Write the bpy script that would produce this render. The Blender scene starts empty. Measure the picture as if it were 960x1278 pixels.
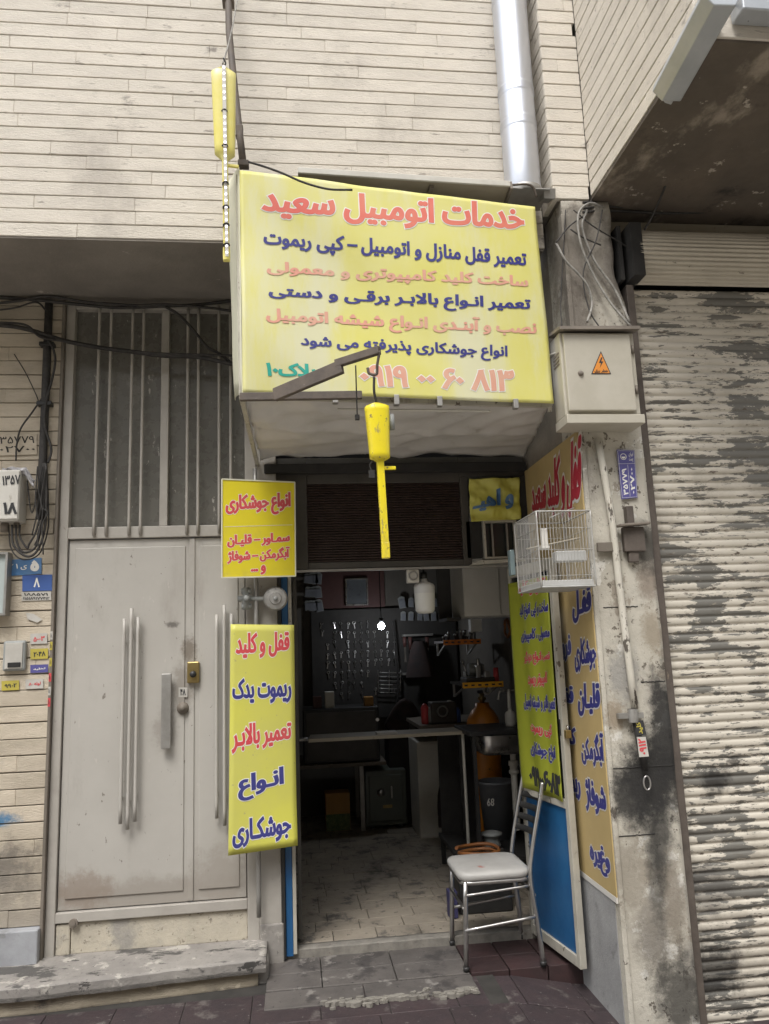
import bpy, bmesh, math, random, re
import numpy as np
from mathutils import Vector, Matrix, noise
from mathutils.geometry import delaunay_2d_cdt
random.seed(7)
sc = bpy.context.scene
COL = sc.collection
R_ = math.radians

# ------------------------------------------------------------------ camera
F_PX, CX, CY = 960.0, 480.0, 639.0           # focal length and centre for a 960 x 1278 frame
CAM = Vector((0.0, -4.4, 1.59))
_up = Vector((-210, 5439, -960)).normalized()
_xx = Vector((7920, 139, -960)); _xx = (_xx - _up * _xx.dot(_up)).normalized()
_yy = _up.cross(_xx)
ROT = Matrix((_xx, _yy, _up))                # camera space -> world space
cam = bpy.data.cameras.new('camera')
cam.sensor_fit = 'VERTICAL'; cam.sensor_height = 36.0; cam.lens = 36.0 * F_PX / 1278.0
cam.clip_start = 0.05; cam.clip_end = 500
camo = bpy.data.objects.new('camera', cam); COL.objects.link(camo)
M4 = ROT.to_4x4(); M4.translation = CAM; camo.matrix_world = M4
sc.camera = camo

# ------------------------------------------------------------------ light
SUN_EL, SUN_AZ = 58.0, 205.0                 # soft, high light falling into the street
w = bpy.data.worlds.new('World'); sc.world = w; w.use_nodes = True
nt = w.node_tree; bg = nt.nodes['Background']
sky = nt.nodes.new('ShaderNodeTexSky'); sky.sky_type = 'NISHITA'; sky.sun_disc = False
sky.sun_elevation = R_(SUN_EL); sky.sun_rotation = R_(SUN_AZ)
sky.air_density = 1.0; sky.dust_density = 3.0
hs = nt.nodes.new('ShaderNodeHueSaturation'); hs.inputs['Saturation'].default_value = 0.14
nt.links.new(sky.outputs[0], hs.inputs['Color']); nt.links.new(hs.outputs[0], bg.inputs[0])
bg.inputs[1].default_value = 0.12
sl = bpy.data.lights.new('sun', 'SUN'); sl.energy = 1.0; sl.angle = R_(24); sl.color = (1, 0.965, 0.915)
so = bpy.data.objects.new('sun', sl); COL.objects.link(so)
_sd = Vector((math.sin(R_(SUN_AZ)) * math.cos(R_(SUN_EL)), math.cos(R_(SUN_AZ)) * math.cos(R_(SUN_EL)), math.sin(R_(SUN_EL))))
so.rotation_euler = _sd.to_track_quat('Z', 'Y').to_euler()
sc.view_settings.view_transform = 'Standard'; sc.view_settings.look = 'None'
sc.view_settings.gamma = 1.0; sc.view_settings.use_curve_mapping = False
sc.view_settings.exposure = 1.17
sc.render.engine = 'CYCLES'
sc.cycles.use_denoising = True; sc.cycles.max_bounces = 7; sc.cycles.diffuse_bounces = 4
sc.cycles.use_adaptive_sampling = True

# ------------------------------------------------------------------ measuring on real planes
def ray(u, v): return ROT @ Vector((u - CX, -(v - CY), -F_PX))
def PY(u, v, y):
    d = ray(u, v); return CAM + d * ((y - CAM.y) / d.y)
def PX(u, v, x):
    d = ray(u, v); return CAM + d * ((x - CAM.x) / d.x)
def PZ(u, v, z):
    d = ray(u, v); return CAM + d * ((z - CAM.z) / d.z)
def PP(u, v, p, n):
    d = ray(u, v); return CAM + d * ((p - CAM).dot(n) / d.dot(n))

# ------------------------------------------------------------------ materials
def _n(nt, t, **kw):
    n = nt.nodes.new(t)
    for k, v in kw.items():
        if k in n.inputs: n.inputs[k].default_value = v
        else: setattr(n, k, v)
    return n
def c4(c): return (c[0], c[1], c[2], 1)
def ramp(nt, src, lo, hi):
    r = _n(nt, 'ShaderNodeMapRange'); r.interpolation_type = 'SMOOTHSTEP'
    r.inputs['From Min'].default_value = lo; r.inputs['From Max'].default_value = hi
    nt.links.new(src, r.inputs['Value']); return r.outputs[0]
def noise_n(nt, vec, scale, detail=4, rough=.6, stretch=None):
    if stretch:
        m = _n(nt, 'ShaderNodeMapping'); m.inputs['Scale'].default_value = stretch
        nt.links.new(vec, m.inputs[0]); vec = m.outputs[0]
    t = _n(nt, 'ShaderNodeTexNoise'); t.inputs['Scale'].default_value = scale
    t.inputs['Detail'].default_value = detail; t.inputs['Roughness'].default_value = rough
    nt.links.new(vec, t.inputs['Vector']); return t.outputs['Fac']
def mixc(nt, fac, a, b, mode='MIX'):
    m = _n(nt, 'ShaderNodeMix'); m.data_type = 'RGBA'; m.blend_type = mode
    for sock, val in ((m.inputs[0], fac), (m.inputs[6], a), (m.inputs[7], b)):
        if isinstance(val, (int, float)): sock.default_value = val
        elif isinstance(val, tuple): sock.default_value = c4(val)
        else: nt.links.new(val, sock)
    return m.outputs[2]
def math_n(nt, op, a, b):
    m = _n(nt, 'ShaderNodeMath'); m.operation = op
    for i, v in ((0, a), (1, b)):
        if isinstance(v, (int, float)): m.inputs[i].default_value = v
        else: nt.links.new(v, m.inputs[i])
    return m.outputs[0]
def mat(name, base, base2=None, scale=6, rough=.7, metal=0., bump=0., bscale=60, island=0.,
        layers=(), stretch=None, spec=.5, emis=None, estr=0, slat=None, lohi=(.3, .7), blobs=(), coat=0, trans=0):
    """layers: (colour, noise scale, lo, hi, stretch) patches laid over the base; blobs: (centre, radius, colour, strength, stretch)."""
    m = bpy.data.materials.new(name); m.use_nodes = True; nt = m.node_tree
    b = nt.nodes['Principled BSDF']; tc = _n(nt, 'ShaderNodeTexCoord'); vec = tc.outputs['Object']
    col = base
    if base2:
        col = mixc(nt, ramp(nt, noise_n(nt, vec, scale, 5, .65, stretch), *lohi), base, base2)
    if island:
        g = _n(nt, 'ShaderNodeNewGeometry')
        mr = _n(nt, 'ShaderNodeMapRange'); nt.links.new(g.outputs['Random Per Island'], mr.inputs['Value'])
        mr.inputs['To Min'].default_value = 1 - island; mr.inputs['To Max'].default_value = 1 + island * .6
        col = mixc(nt, 1.0, col, mr.outputs[0], 'MULTIPLY')
    rg = rough
    for (lc, ls, lo, hi, st) in layers:
        nf = noise_n(nt, vec, ls, 8, .68, st)
        if slat:                                  # worn more along each slat's lower edge
            sp_ = _n(nt, 'ShaderNodeSeparateXYZ'); nt.links.new(vec, sp_.inputs[0])
            ph = math_n(nt, 'FRACT', math_n(nt, 'DIVIDE', math_n(nt, 'ADD', sp_.outputs[2], .1 + slat), slat), 0)
            nf = math_n(nt, 'ADD', nf, math_n(nt, 'MULTIPLY', math_n(nt, 'ABSOLUTE', math_n(nt, 'SUBTRACT', ph, .55), 0), .055))
        f = ramp(nt, nf, lo, hi)
        col = mixc(nt, f, col, lc)
    for (ctr, rad, bc, strength, st) in blobs:
        mp = _n(nt, 'ShaderNodeMapping'); mp.vector_type = 'POINT'
        mp.inputs['Location'].default_value = tuple(-c * s / rad for c, s in zip(ctr, st)); mp.inputs['Scale'].default_value = tuple(s / rad for s in st)
        nt.links.new(vec, mp.inputs[0])
        ln = _n(nt, 'ShaderNodeVectorMath'); ln.operation = 'LENGTH'; nt.links.new(mp.outputs[0], ln.inputs[0])
        ns = noise_n(nt, vec, 9 / max(rad, .05) * .25, 7, .75)
        d = math_n(nt, 'ADD', ln.outputs['Value'], math_n(nt, 'MULTIPLY', math_n(nt, 'SUBTRACT', ns, .5), 1.7))
        f = math_n(nt, 'MULTIPLY', ramp(nt, d, 1.05, .35), strength)
        col = mixc(nt, f, col, bc)
    if isinstance(col, tuple): b.inputs['Base Color'].default_value = c4(col)
    else: nt.links.new(col, b.inputs['Base Color'])
    rn = _n(nt, 'ShaderNodeMapRange'); nt.links.new(noise_n(nt, vec, 14, 4), rn.inputs['Value'])
    rn.inputs['To Min'].default_value = max(.03, rough - .15); rn.inputs['To Max'].default_value = min(1, rough + .15)
    nt.links.new(rn.outputs[0], b.inputs['Roughness'])
    b.inputs['Metallic'].default_value = metal; b.inputs['Specular IOR Level'].default_value = spec
    b.inputs['Coat Weight'].default_value = coat; b.inputs['Transmission Weight'].default_value = trans
    if bump:
        bp = _n(nt, 'ShaderNodeBump'); bp.inputs['Strength'].default_value = bump; bp.inputs['Distance'].default_value = .01
        nt.links.new(noise_n(nt, vec, bscale, 6, .7, stretch), bp.inputs['Height']); nt.links.new(bp.outputs[0], b.inputs['Normal'])
    if emis:
        b.inputs['Emission Color'].default_value = c4(emis); b.inputs['Emission Strength'].default_value = estr
    return m

SOOT = (.02, .019, .018)
MT = {}
def mk(key, *a, **k): MT[key] = mat(key, *a, **k)
mk('brick', (.655, .605, .525), (.58, .535, .465), 5, .85, island=.06, bump=.5, bscale=45, stretch=(1, 1, 3), lohi=(.35, .75),
   layers=(((.34, .305, .26), 26, .60, .70, (.35, 1, 1.6)), ((.47, .43, .375), 1.6, .52, .70, (1, 1, .6)), ((.27, .24, .21), 5, .63, .72, (.6, 1, 1))))
mk('brick_low', (.56, .49, .39), (.46, .40, .31), 5, .85, island=.15, bump=.5, bscale=45, stretch=(1, 1, 3),
   layers=(((.30, .25, .19), 22, .6, .75, (.35, 1, 1.6)), ((.33, .30, .26), 2.2, .56, .8, (1, 1, 1))),
   blobs=(((-1.62, -.06, .80), .13, (.03, .17, .34), .9, (.55, 1, 2.4)), ((-1.56, -.06, .55), .2, (.10, .09, .08), .75, (.6, 1, 1)), ((-1.55, -.06, .30), .25, (.28, .25, .21), .7, (.4, 1, 1))))
mk('mortar', (.22, .20, .168), (.29, .265, .225), 12, .95)
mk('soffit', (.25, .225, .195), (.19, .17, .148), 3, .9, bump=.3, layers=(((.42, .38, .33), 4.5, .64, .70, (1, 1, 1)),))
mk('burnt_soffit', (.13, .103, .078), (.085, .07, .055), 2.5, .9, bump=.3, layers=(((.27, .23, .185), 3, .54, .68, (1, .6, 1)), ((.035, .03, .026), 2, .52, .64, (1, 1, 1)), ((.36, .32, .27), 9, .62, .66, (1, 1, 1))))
mk('plaster', (.52, .49, .42), (.42, .39, .33), 3, .85, bump=.5, bscale=30,
   layers=(((.36, .335, .29), 3, .50, .66, (1, 1, .8)), ((.31, .275, .225), 5, .56, .60, (1, 1, .8)), ((.15, .13, .105), 15, .605, .625, (1, 1, .9)), ((.60, .58, .53), 7, .59, .61, (1, 1, 1)), ((.12, .105, .085), 45, .63, .65, (1, 1, .8))),
   blobs=(((1.50, -.91, 3.55), .34, (.17, .15, .125), .85, (1, 1, .8)), ((1.44, -.91, 3.2), .16, (.14, .12, .10), .85, (1.4, 1, .4)), ((1.68, -.91, 3.45), .12, (.12, .105, .09), .85, (1.4, 1, .4)), ((1.59, -.91, .95), .22, SOOT, .98, (1.1, 1, .8)), ((1.70, -.91, 1.12), .21, SOOT, .96, (1.9, 1, .5)), ((1.50, -.91, .88), .15, SOOT, .9, (1.3, 1, .9)), ((1.62, -.91, .70), .16, SOOT, .8, (2.2, 1, .5)), ((1.55, -.91, .30), .10, (.22, .20, .17), .9, (1, 1, .4)), ((1.46, -.91, .55), .12, (.30, .27, .22), .9, (1, 1, .5)), ((1.66, -.91, .42), .10, (.24, .21, .17), .9, (1.5, 1, .4)), ((1.68, -.91, 1.62), .09, (.30, .26, .20), .95, (1.4, 1, .6)), ((1.69, -.91, 1.86), .10, (.24, .20, .16), .9, (1.2, 1, .8)), ((1.70, -.91, 2.02), .13, (.05, .046, .04), .85, (1.3, 1, .8)),
          ((1.585, -.91, .55), .12, SOOT, .6, (2, 1, .4)), ((1.52, -.91, 1.42), .10, (.19, .19, .19), .6, (1, 1, .6)), ((1.46, -.91, 1.24), .07, (.27, .22, .16), .9, (1, 1, .8)), ((1.65, -.91, .05), .16, SOOT, .8, (1, 1, .7))))
mk('flaky_pipe', (.58, .55, .48), (.50, .47, .40), 5, .7, layers=(((.10, .085, .07), 32, .575, .59, (1, 1, .35)), ((.20, .17, .135), 11, .60, .61, (1, 1, .3))))
mk('reveal', (.27, .235, .19), (.19, .165, .135), 4, .9, bump=.4, layers=(((.40, .37, .32), 6, .58, .68, (1, 1, .4)),))
mk('grey_reveal', (.36, .36, .36), (.27, .27, .27), 4, .8, bump=.3, layers=(((.20, .20, .20), 9, .56, .7, (1, 1, 1)),))
DOOR_BLOBS = (((-.60, -.02, 1.42), .10, (.25, .225, .195), .75, (1.3, 1, .5)), ((-.57, -.02, 1.62), .07, (.16, .13, .10), .8, (1.3, 1, .8)), ((-.70, -.02, 1.20), .10, (.29, .265, .235), .7, (1.2, 1, .8)), ((-.75, -.02, .36), .30, (.29, .26, .225), .75, (.4, 1, 2.2)), ((-1.10, -.02, .42), .12, (.25, .20, .16), .7, (.6, 1, 1)), ((-.40, -.02, .45), .16, (.30, .27, .235), .7, (.8, 1, .8)), ((-.66, -.02, 1.76), .035, (.10, .09, .08), .8, (.8, 1, 1.6)))
mk('door_paint', (.445, .425, .388), (.41, .39, .355), 2.2, .45, bump=.05, bscale=25,
   layers=(((.28, .26, .23), 3.2, .62, .85, (1, 1, .35)), ((.20, .18, .155), 30, .665, .68, (1, 1, .5)), ((.33, .305, .272), 1.6, .52, .68, (1, 1, .4)), ((.47, .445, .405), 26, .66, .67, (1, 1, .3))), blobs=DOOR_BLOBS)
mk('frame_paint', (.42, .395, .355), (.35, .325, .29), 4, .5, bump=.1, layers=(((.15, .12, .10), 16, .66, .72, (1, 1, .4)), ((.5, .48, .45), 40, .72, .74, (1, 1, .3))))
mk('old_brown', (.20, .17, .14), (.15, .13, .105), 6, .65, bump=.2, layers=(((.34, .31, .27), 14, .64, .7, (1, 1, .3)),))
mk('dusty_glass', (.125, .12, .105), (.155, .148, .13), 3, .28, spec=.5, layers=(((.20, .19, .165), 5, .55, .7, (1, 1, .3)), ((.42, .40, .36), 24, .645, .66, (1.2, 1, .4))))
mk('steel', (.55, .54, .53), (.45, .44, .43), 12, .3, 1.0)
mk('chrome', (.58, .57, .555), (.46, .45, .435), 14, .33, 1.0, layers=(((.30, .24, .19), 40, .68, .74, None),))
mk('galv', (.70, .73, .80), (.62, .65, .71), 3, .38, .95, stretch=(1, 1, .3))
mk('galv_dull', (.40, .39, .37), (.31, .30, .28), 9, .5, .7)
mk('travertine', (.53, .48, .385), (.44, .40, .325), 5, .8, bump=.5, bscale=50, layers=(((.24, .21, .165), 30, .58, .64, (1, 1, 1)), ((.33, .31, .275), 3, .53, .66, None)))
mk('concrete', (.30, .28, .255), (.22, .205, .19), 5, .85, bump=.6, bscale=28,
   layers=(((.40, .375, .335), 9, .55, .62, None), ((.085, .08, .075), 3.2, .545, .60, (1, 1.8, 1)), ((.10, .095, .09), 40, .62, .66, None), ((.06, .056, .052), 7, .61, .63, (.5, 2, 1))))
mk('kerb', (.42, .36, .27), (.33, .285, .22), 6, .85, bump=.5, layers=(((.13, .115, .10), 3.5, .52, .60, (.5, 1, 1)), ((.55, .48, .37), 9, .6, .64, None)))
mk('plinth', (.36, .37, .39), (.29, .295, .31), 7, .75, bump=.2, layers=(((.2, .2, .2), 5, .57, .7, None),))
mk('purple_paving', (.050, .034, .036), (.037, .027, .030), 7, .7, bump=.3, bscale=60, island=.2, layers=(((.12, .105, .098), 6, .55, .68, None), ((.16, .148, .138), 30, .63, .66, None), ((.022, .019, .019), 5, .6, .75, None)))
mk('grey_slab', (.128, .115, .106), (.095, .086, .08), 6, .6, bump=.25, bscale=50, island=.12, layers=(((.06, .054, .052), 4, .53, .62, None), ((.21, .195, .18), 9, .58, .64, None), ((.03, .028, .027), 30, .63, .65, None)))
mk('red_slab', (.055, .030, .030), (.040, .026, .026), 8, .5, bump=.2, island=.12, layers=(((.11, .085, .08), 7, .62, .76, None),))
mk('bounce_road', (.44, .41, .365), (.36, .335, .30), 1.2, .9, layers=(((.26, .24, .22), 2, .58, .7, None),))  # kept pale so the unseen street bounces light upward
mk('asphalt', (.05, .05, .05), (.065, .062, .06), 20, .9, bump=.4)
mk('floor_tile', (.36, .312, .25), (.28, .243, .195), 5, .5, bump=.1, island=.14, layers=(((.11, .10, .088), 7, .54, .64, None), ((.06, .053, .047), 2.5, .54, .68, None), ((.04, .036, .032), 26, .62, .65, None)))
mk('grout', (.028, .026, .023), (.045, .041, .037), 10, .95)
mk('threshold', (.26, .242, .21), (.18, .167, .147), 16, .8, bump=.5, layers=(((.15, .13, .11), 20, .62, .68, None),))
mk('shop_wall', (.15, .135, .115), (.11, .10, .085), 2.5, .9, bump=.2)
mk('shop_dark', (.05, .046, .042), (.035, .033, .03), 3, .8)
mk('black', (.018, .018, .018), (.03, .029, .028), 8, .5)
mk('black_matte', (.02, .019, .018), (.032, .03, .028), 8, .9)
mk('cable', (.022, .02, .019), (.05, .046, .042), 30, .7)
mk('cable_grey', (.33, .315, .285), (.17, .16, .145), 25, .65)
mk('shutter', (.60, .555, .475), (.53, .49, .415), 5, .55, bump=.12, bscale=60, stretch=(.5, 1, 1), slat=.0415,
   layers=(((.36, .325, .27), 2, .50, .70, (.7, 1, .8)), ((.165, .158, .14), 2.3, .566, .574, (.8, 1, 2.4)), ((.155, .148, .13), 6, .578, .586, (.4, 1, 3.0)), ((.15, .14, .12), 19, .605, .615, (.4, 1, 2.0)), ((.11, .085, .065), 34, .655, .665, (.4, 1, 1.4)), ((.30, .27, .22), 50, .62, .66, (.3, 1, 1))),
   blobs=(((1.95, -.85, .92), .10, SOOT, .85, (1.1, 1, 1.2)), ((1.86, -.85, .12), .16, SOOT, .85, (1, 1, 1)), ((1.85, -.85, .45), .16, (.07, .065, .06), .6, (1, 1, 1)), ((2.05, -.85, 1.0), .05, SOOT, .8, (1, 1, 1))))
mk('shutter_roll', (.56, .515, .43), (.48, .44, .365), 5, .55, layers=(((.42, .37, .29), 3, .56, .75, (.6, 1, 1)), ((.22, .19, .15), 20, .66, .68, (.4, 1, 1))))
mk('guide', (.075, .06, .05), (.11, .09, .075), 9, .7, bump=.2, layers=(((.2, .16, .12), 20, .66, .72, (1, 1, .3)),))
mk('yellow_banner', (.66, .62, .14), (.67, .64, .26), 1.3, .45, bump=.04, bscale=6, layers=(((.66, .645, .42), 1.3, .45, .66, (1.6, 1, .4)),))  # whitish patches: sun fading, with glare streaks painted into the colour
mk('yellow_sign', (.74, .63, .02), (.68, .57, .03), 3, .42, layers=(((.58, .49, .07), 3, .55, .72, None),))
mk('lime_sign', (.62, .60, .095), (.57, .55, .13), 2, .45, bump=.05, bscale=7, layers=(((.50, .48, .16), 1.7, .54, .70, (1, 1, .5)), ((.45, .42, .15), 30, .64, .67, None)))
mk('green_banner', (.36, .385, .035), (.29, .32, .03), 3, .5, bump=.1, bscale=9)
mk('orange_sign', (.50, .375, .17), (.44, .33, .15), 2, .6, layers=(((.38, .29, .14), 3, .55, .72, (1, 1, .4)),))
mk('white_ink', (.78, .77, .72)); mk('pale_ink', (.62, .60, .56))
mk('red_ink', (.62, .06, .075), (.58, .09, .09), 9, .5); mk('salmon_ink', (.68, .31, .23), (.67, .40, .29), 5, .5)
mk('navy_ink', (.035, .035, .20), (.05, .055, .23), 6, .5); mk('teal_ink', (.02, .33, .25), (.03, .38, .30), 6, .5)
mk('red_faded', (.68, .14, .11), (.67, .22, .15), 3, .5)
mk('crimson_ink', (.45, .025, .05), (.38, .03, .05), 6, .55)
mk('black_ink', (.03, .03, .032)); mk('blue_plate', (.045, .10, .33), (.06, .12, .34), 5, .4)
mk('violet_plate', (.09, .085, .27), (.11, .10, .29), 6, .45); mk('violet_dark', (.04, .038, .11), (.05, .045, .12)); mk('blue_faded', (.06, .17, .36), (.12, .22, .38), 8, .5)
mk('tarp', (.62, .60, .575), (.52, .505, .48), 3, .55, bump=.1, bscale=12, layers=(((.34, .315, .28), 4, .58, .75, None),))
mk('flap', (.66, .65, .50), (.58, .57, .45), 5, .6)
mk('wood_pale', (.36, .32, .25), (.29, .255, .19), 4, .7, stretch=(.4, 1, 3), layers=(((.16, .14, .11), 9, .62, .7, None),))
mk('rust_bar', (.085, .07, .06), (.13, .105, .085), 14, .7, bump=.2, layers=(((.22, .19, .165), 20, .64, .7, None),))
mk('yellow_plastic', (.80, .67, .015), (.76, .62, .03), 5, .35, layers=(((.56, .45, .06), 7, .52, .66, (1, 1, .4)), ((.28, .22, .07), 34, .61, .63, None), ((.40, .33, .10), 14, .60, .63, (1, 1, .3))))
mk('yellow_pale', (.74, .65, .13), (.78, .72, .32), 3, .4)
mk('shutter_brown', (.045, .030, .026), (.06, .04, .034), 9, .5); mk('dark_frame', (.05, .046, .04), (.07, .064, .055), 6, .5)
mk('meter_paint', (.47, .44, .37), (.41, .38, .31), 4, .5, layers=(((.28, .235, .17), 6, .62, .78, (1, 1, .3)),))
mk('meter_roof', (.17, .145, .12), (.22, .19, .16), 8, .6)
mk('white_box', (.60, .58, .53), (.52, .50, .45), 5, .55, layers=(((.30, .27, .22), 9, .64, .72, (1, 1, .5)),))
mk('hazard', (.70, .26, .035), (.64, .24, .05), 10, .5)
mk('cage_wire', (.50, .49, .465), (.42, .41, .385), 8, .4, .2); mk('cage_plastic', (.30, .35, .32), (.25, .29, .27), 4, .35)
mk('cage_tray', (.50, .50, .49), (.42, .42, .40), 6, .4); mk('cage_glass', (.20, .26, .27), rough=.2)
mk('bulb_white', (.70, .70, .66), rough=.35); mk('bulb_base', (.62, .62, .60), rough=.4)
mk('bulb_lit', (.9, .95, 1), rough=.4, emis=(.88, .93, 1.0), estr=60)
mk('led', (.9, .9, 1), rough=.4, emis=(.86, .84, 1.0), estr=1.6)
mk('blue_panel', (.014, .082, .215), (.018, .105, .25), 3, .4, layers=(((.02, .14, .32), 2, .55, .8, (1, 1, .3)),))
mk('cream_frame', (.46, .435, .37), (.37, .35, .30), 7, .55, layers=(((.28, .255, .21), 4, .54, .66, (1, 1, .5)), ((.14, .115, .09), 22, .61, .63, (1, 1, .5))))
mk('clear_glass', (.03, .035, .035), rough=.08, spec=.5)
mk('seat_vinyl', (.43, .42, .40), (.36, .35, .335), 6, .45, bump=.08, bscale=30, layers=(((.25, .235, .215), 8, .6, .72, None),), blobs=(((.93, -.30, .455), .03, (.35, .06, .03), .8, (1, 1, 1)),))
mk('safe_green', (.10, .115, .098), (.125, .14, .12), 6, .4); mk('carton', (.45, .23, .06), (.38, .20, .055), 5, .7)
mk('leaf_print', (.05, .10, .03), (.16, .19, .07), 30, .6); mk('cabinet_white', (.66, .64, .58), (.58, .56, .50), 4, .6)
mk('orange_tank', (.68, .25, .02), (.58, .21, .025), 7, .4, layers=(((.18, .08, .02), 18, .62, .69, None),))
mk('orange_paint', (.68, .20, .02), (.62, .18, .03), 7, .4); mk('amber_paint', (.80, .40, .015), (.74, .36, .02), 7, .4)
mk('grey_plastic', (.22, .23, .255), (.18, .19, .21), 6, .5); mk('pump_grey', (.30, .31, .30), (.24, .25, .24), 8, .5)
mk('hose', (.30, .115, .03), (.24, .09, .03), 8, .5); mk('pvc', (.60, .58, .52), (.5, .48, .43), 7, .45)
mk('brass', (.42, .32, .14), (.32, .24, .10), 20, .35, .9); mk('cloth_dark', (.028, .024, .024), (.05, .03, .027), 9, .95)
mk('maroon', (.09, .038, .032), (.07, .03, .026), 4, .6); mk('picture_print', (.12, .13, .14), (.08, .085, .09), 5, .3)
mk('paper_white', (.52, .50, .46), (.42, .40, .36), 9, .7); mk('paper_yellow', (.48, .40, .06), (.40, .34, .07), 9, .7)
mk('bag_plastic', (.40, .39, .40), (.33, .32, .33), 10, .3)
mk('lamp_metal', (.46, .48, .50), (.38, .40, .42), 5, .35, .4, layers=(((.25, .26, .27), 7, .62, .75, None),))
mk('glass_pale', (.42, .47, .46), rough=.15)

# ------------------------------------------------------------------ mesh gatherer and tagging
class G:
    def __init__(s): s.v = []; s.f = []; s.m = []; s.s = []
    def add(s, V, Fs, mi=0, smooth=False):
        o = len(s.v); s.v += [tuple(x) for x in V]
        for f in Fs: s.f.append(tuple(i + o for i in f)); s.m.append(mi); s.s.append(smooth)
        return s
    def box(s, c, size, mi=0, rot=None):
        c = Vector(c); h = [x / 2 for x in size]
        V = []
        for z in (-1, 1):
            for x, y in ((-1, -1), (1, -1), (1, 1), (-1, 1)):
                p = Vector((x * h[0], y * h[1], z * h[2])); V.append(c + (rot @ p if rot else p))
        return s.add(V, [(3, 2, 1, 0), (4, 5, 6, 7), (0, 1, 5, 4), (1, 2, 6, 5), (2, 3, 7, 6), (3, 0, 4, 7)], mi)
    def b2(s, lo, hi, mi=0):
        return s.box([(a + b) / 2 for a, b in zip(lo, hi)], [abs(b - a) for a, b in zip(lo, hi)], mi)
    def beam(s, a, b, wd, ht, mi=0, up=(0, 0, 1)):
        a = Vector(a); b = Vector(b); d = b - a; L = d.length; d.normalize(); up = Vector(up)
        if abs(d.dot(up)) > .99: up = Vector((0, 1, 0))
        x = d.cross(up).normalized(); z = x.cross(d)
        return s.box((a + b) / 2, (wd, L, ht), mi, Matrix((x, d, z)).transposed())
    def tube(s, pts, r, n=8, mi=0, closed=False, smooth=True, caps=True):
        pts = [Vector(p) for p in pts]; k = len(pts)
        rr = r if isinstance(r, (list, tuple)) else [r] * k
        if not closed and max((pts[i + 1] - pts[i]).length for i in range(k - 1)) > 10 * max(rr):
            p2 = []; r2 = []                     # short rings keep the shading even along a long rod
            for i in range(k - 1):
                m_ = max(1, min(60, int((pts[i + 1] - pts[i]).length / (8 * max(rr)))))
                for q in range(m_): p2.append(pts[i].lerp(pts[i + 1], q / m_)); r2.append(rr[i] + (rr[i + 1] - rr[i]) * q / m_)
            pts = p2 + [pts[-1]]; rr = r2 + [rr[-1]]; k = len(pts)
        V = []; prev = None
        for i, p in enumerate(pts):
            if closed: t = (pts[(i + 1) % k] - pts[i - 1])
            else: t = pts[min(i + 1, k - 1)] - pts[max(i - 1, 0)]
            if t.length < 1e-9: t = Vector((0, 0, 1))
            t.normalize()
            if prev is None:
                a = t.orthogonal().normalized()
            else:
                a = prev - t * prev.dot(t); a = a.normalized() if a.length > 1e-6 else t.orthogonal().normalized()
            prev = a; b = t.cross(a)
            for j in range(n):
                an = 2 * math.pi * j / n; V.append(p + (a * math.cos(an) + b * math.sin(an)) * rr[i])
        Fs = []
        for i in range(k if closed else k - 1):
            i2 = (i + 1) % k
            for j in range(n): Fs.append((i * n + j, i * n + (j + 1) % n, i2 * n + (j + 1) % n, i2 * n + j))
        s.add(V, Fs, mi, smooth)
        if caps and not closed:
            o = len(s.v) - len(V)
            for ring in (list(reversed(range(n))), list(range((k - 1) * n, k * n))):
                s.f.append(tuple(o + q for q in ring)); s.m.append(mi); s.s.append(False)
        return s
    def cyl(s, a, b, r, r2=None, n=20, mi=0): return s.tube([a, b], [r, r if r2 is None else r2], n, mi)
    def lathe(s, prof, org, axis=(0, 0, 1), n=24, mi=0, smooth=True):
        ax = Vector(axis).normalized(); a = ax.orthogonal().normalized(); b = ax.cross(a); org = Vector(org)
        V = []; Fs = []
        for r, h in prof:
            for j in range(n):
                an = 2 * math.pi * j / n; V.append(org + ax * h + (a * math.cos(an) + b * math.sin(an)) * max(r, 1e-4))
        for i in range(len(prof) - 1):
            for j in range(n): Fs.append((i * n + j, i * n + (j + 1) % n, (i + 1) * n + (j + 1) % n, (i + 1) * n + j))
        return s.add(V, Fs, mi, smooth)
    def prism(s, poly, ext, mi=0):
        k = len(poly); e = Vector(ext); P = [Vector(p) for p in poly]
        return s.add(P + [p + e for p in P], [tuple(reversed(range(k))), tuple(range(k, 2 * k))] + [(i, (i + 1) % k, k + (i + 1) % k, k + i) for i in range(k)], mi)
    def grid(s, fn, nu, nv, thick=None, mi=0, smooth=True):
        """fn(u,v)->point; thick: vector added for the back skin."""
        V = [fn(i / nu, j / nv) for j in range(nv + 1) for i in range(nu + 1)]
        q = lambda i, j: j * (nu + 1) + i
        Fs = [(q(i, j), q(i + 1, j), q(i + 1, j + 1), q(i, j + 1)) for j in range(nv) for i in range(nu)]
        if thick is None: return s.add(V, Fs, mi, smooth)
        t = Vector(thick); n0 = len(V); V2 = [Vector(p) + t for p in V]
        F2 = [tuple(n0 + x for x in reversed(f)) for f in Fs]
        rim = [q(i, 0) for i in range(nu)] + [q(nu, j) for j in range(nv)] + [q(i, nv) for i in range(nu, 0, -1)] + [q(0, j) for j in range(nv, 0, -1)]
        F3 = [(rim[(i + 1) % len(rim)], rim[i], rim[i] + n0, rim[(i + 1) % len(rim)] + n0) for i in range(len(rim))]
        s.add(V + V2, Fs + F2 + F3, mi, smooth)
        for i in range(len(F3)): s.s[-1 - i] = False
        return s
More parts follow.
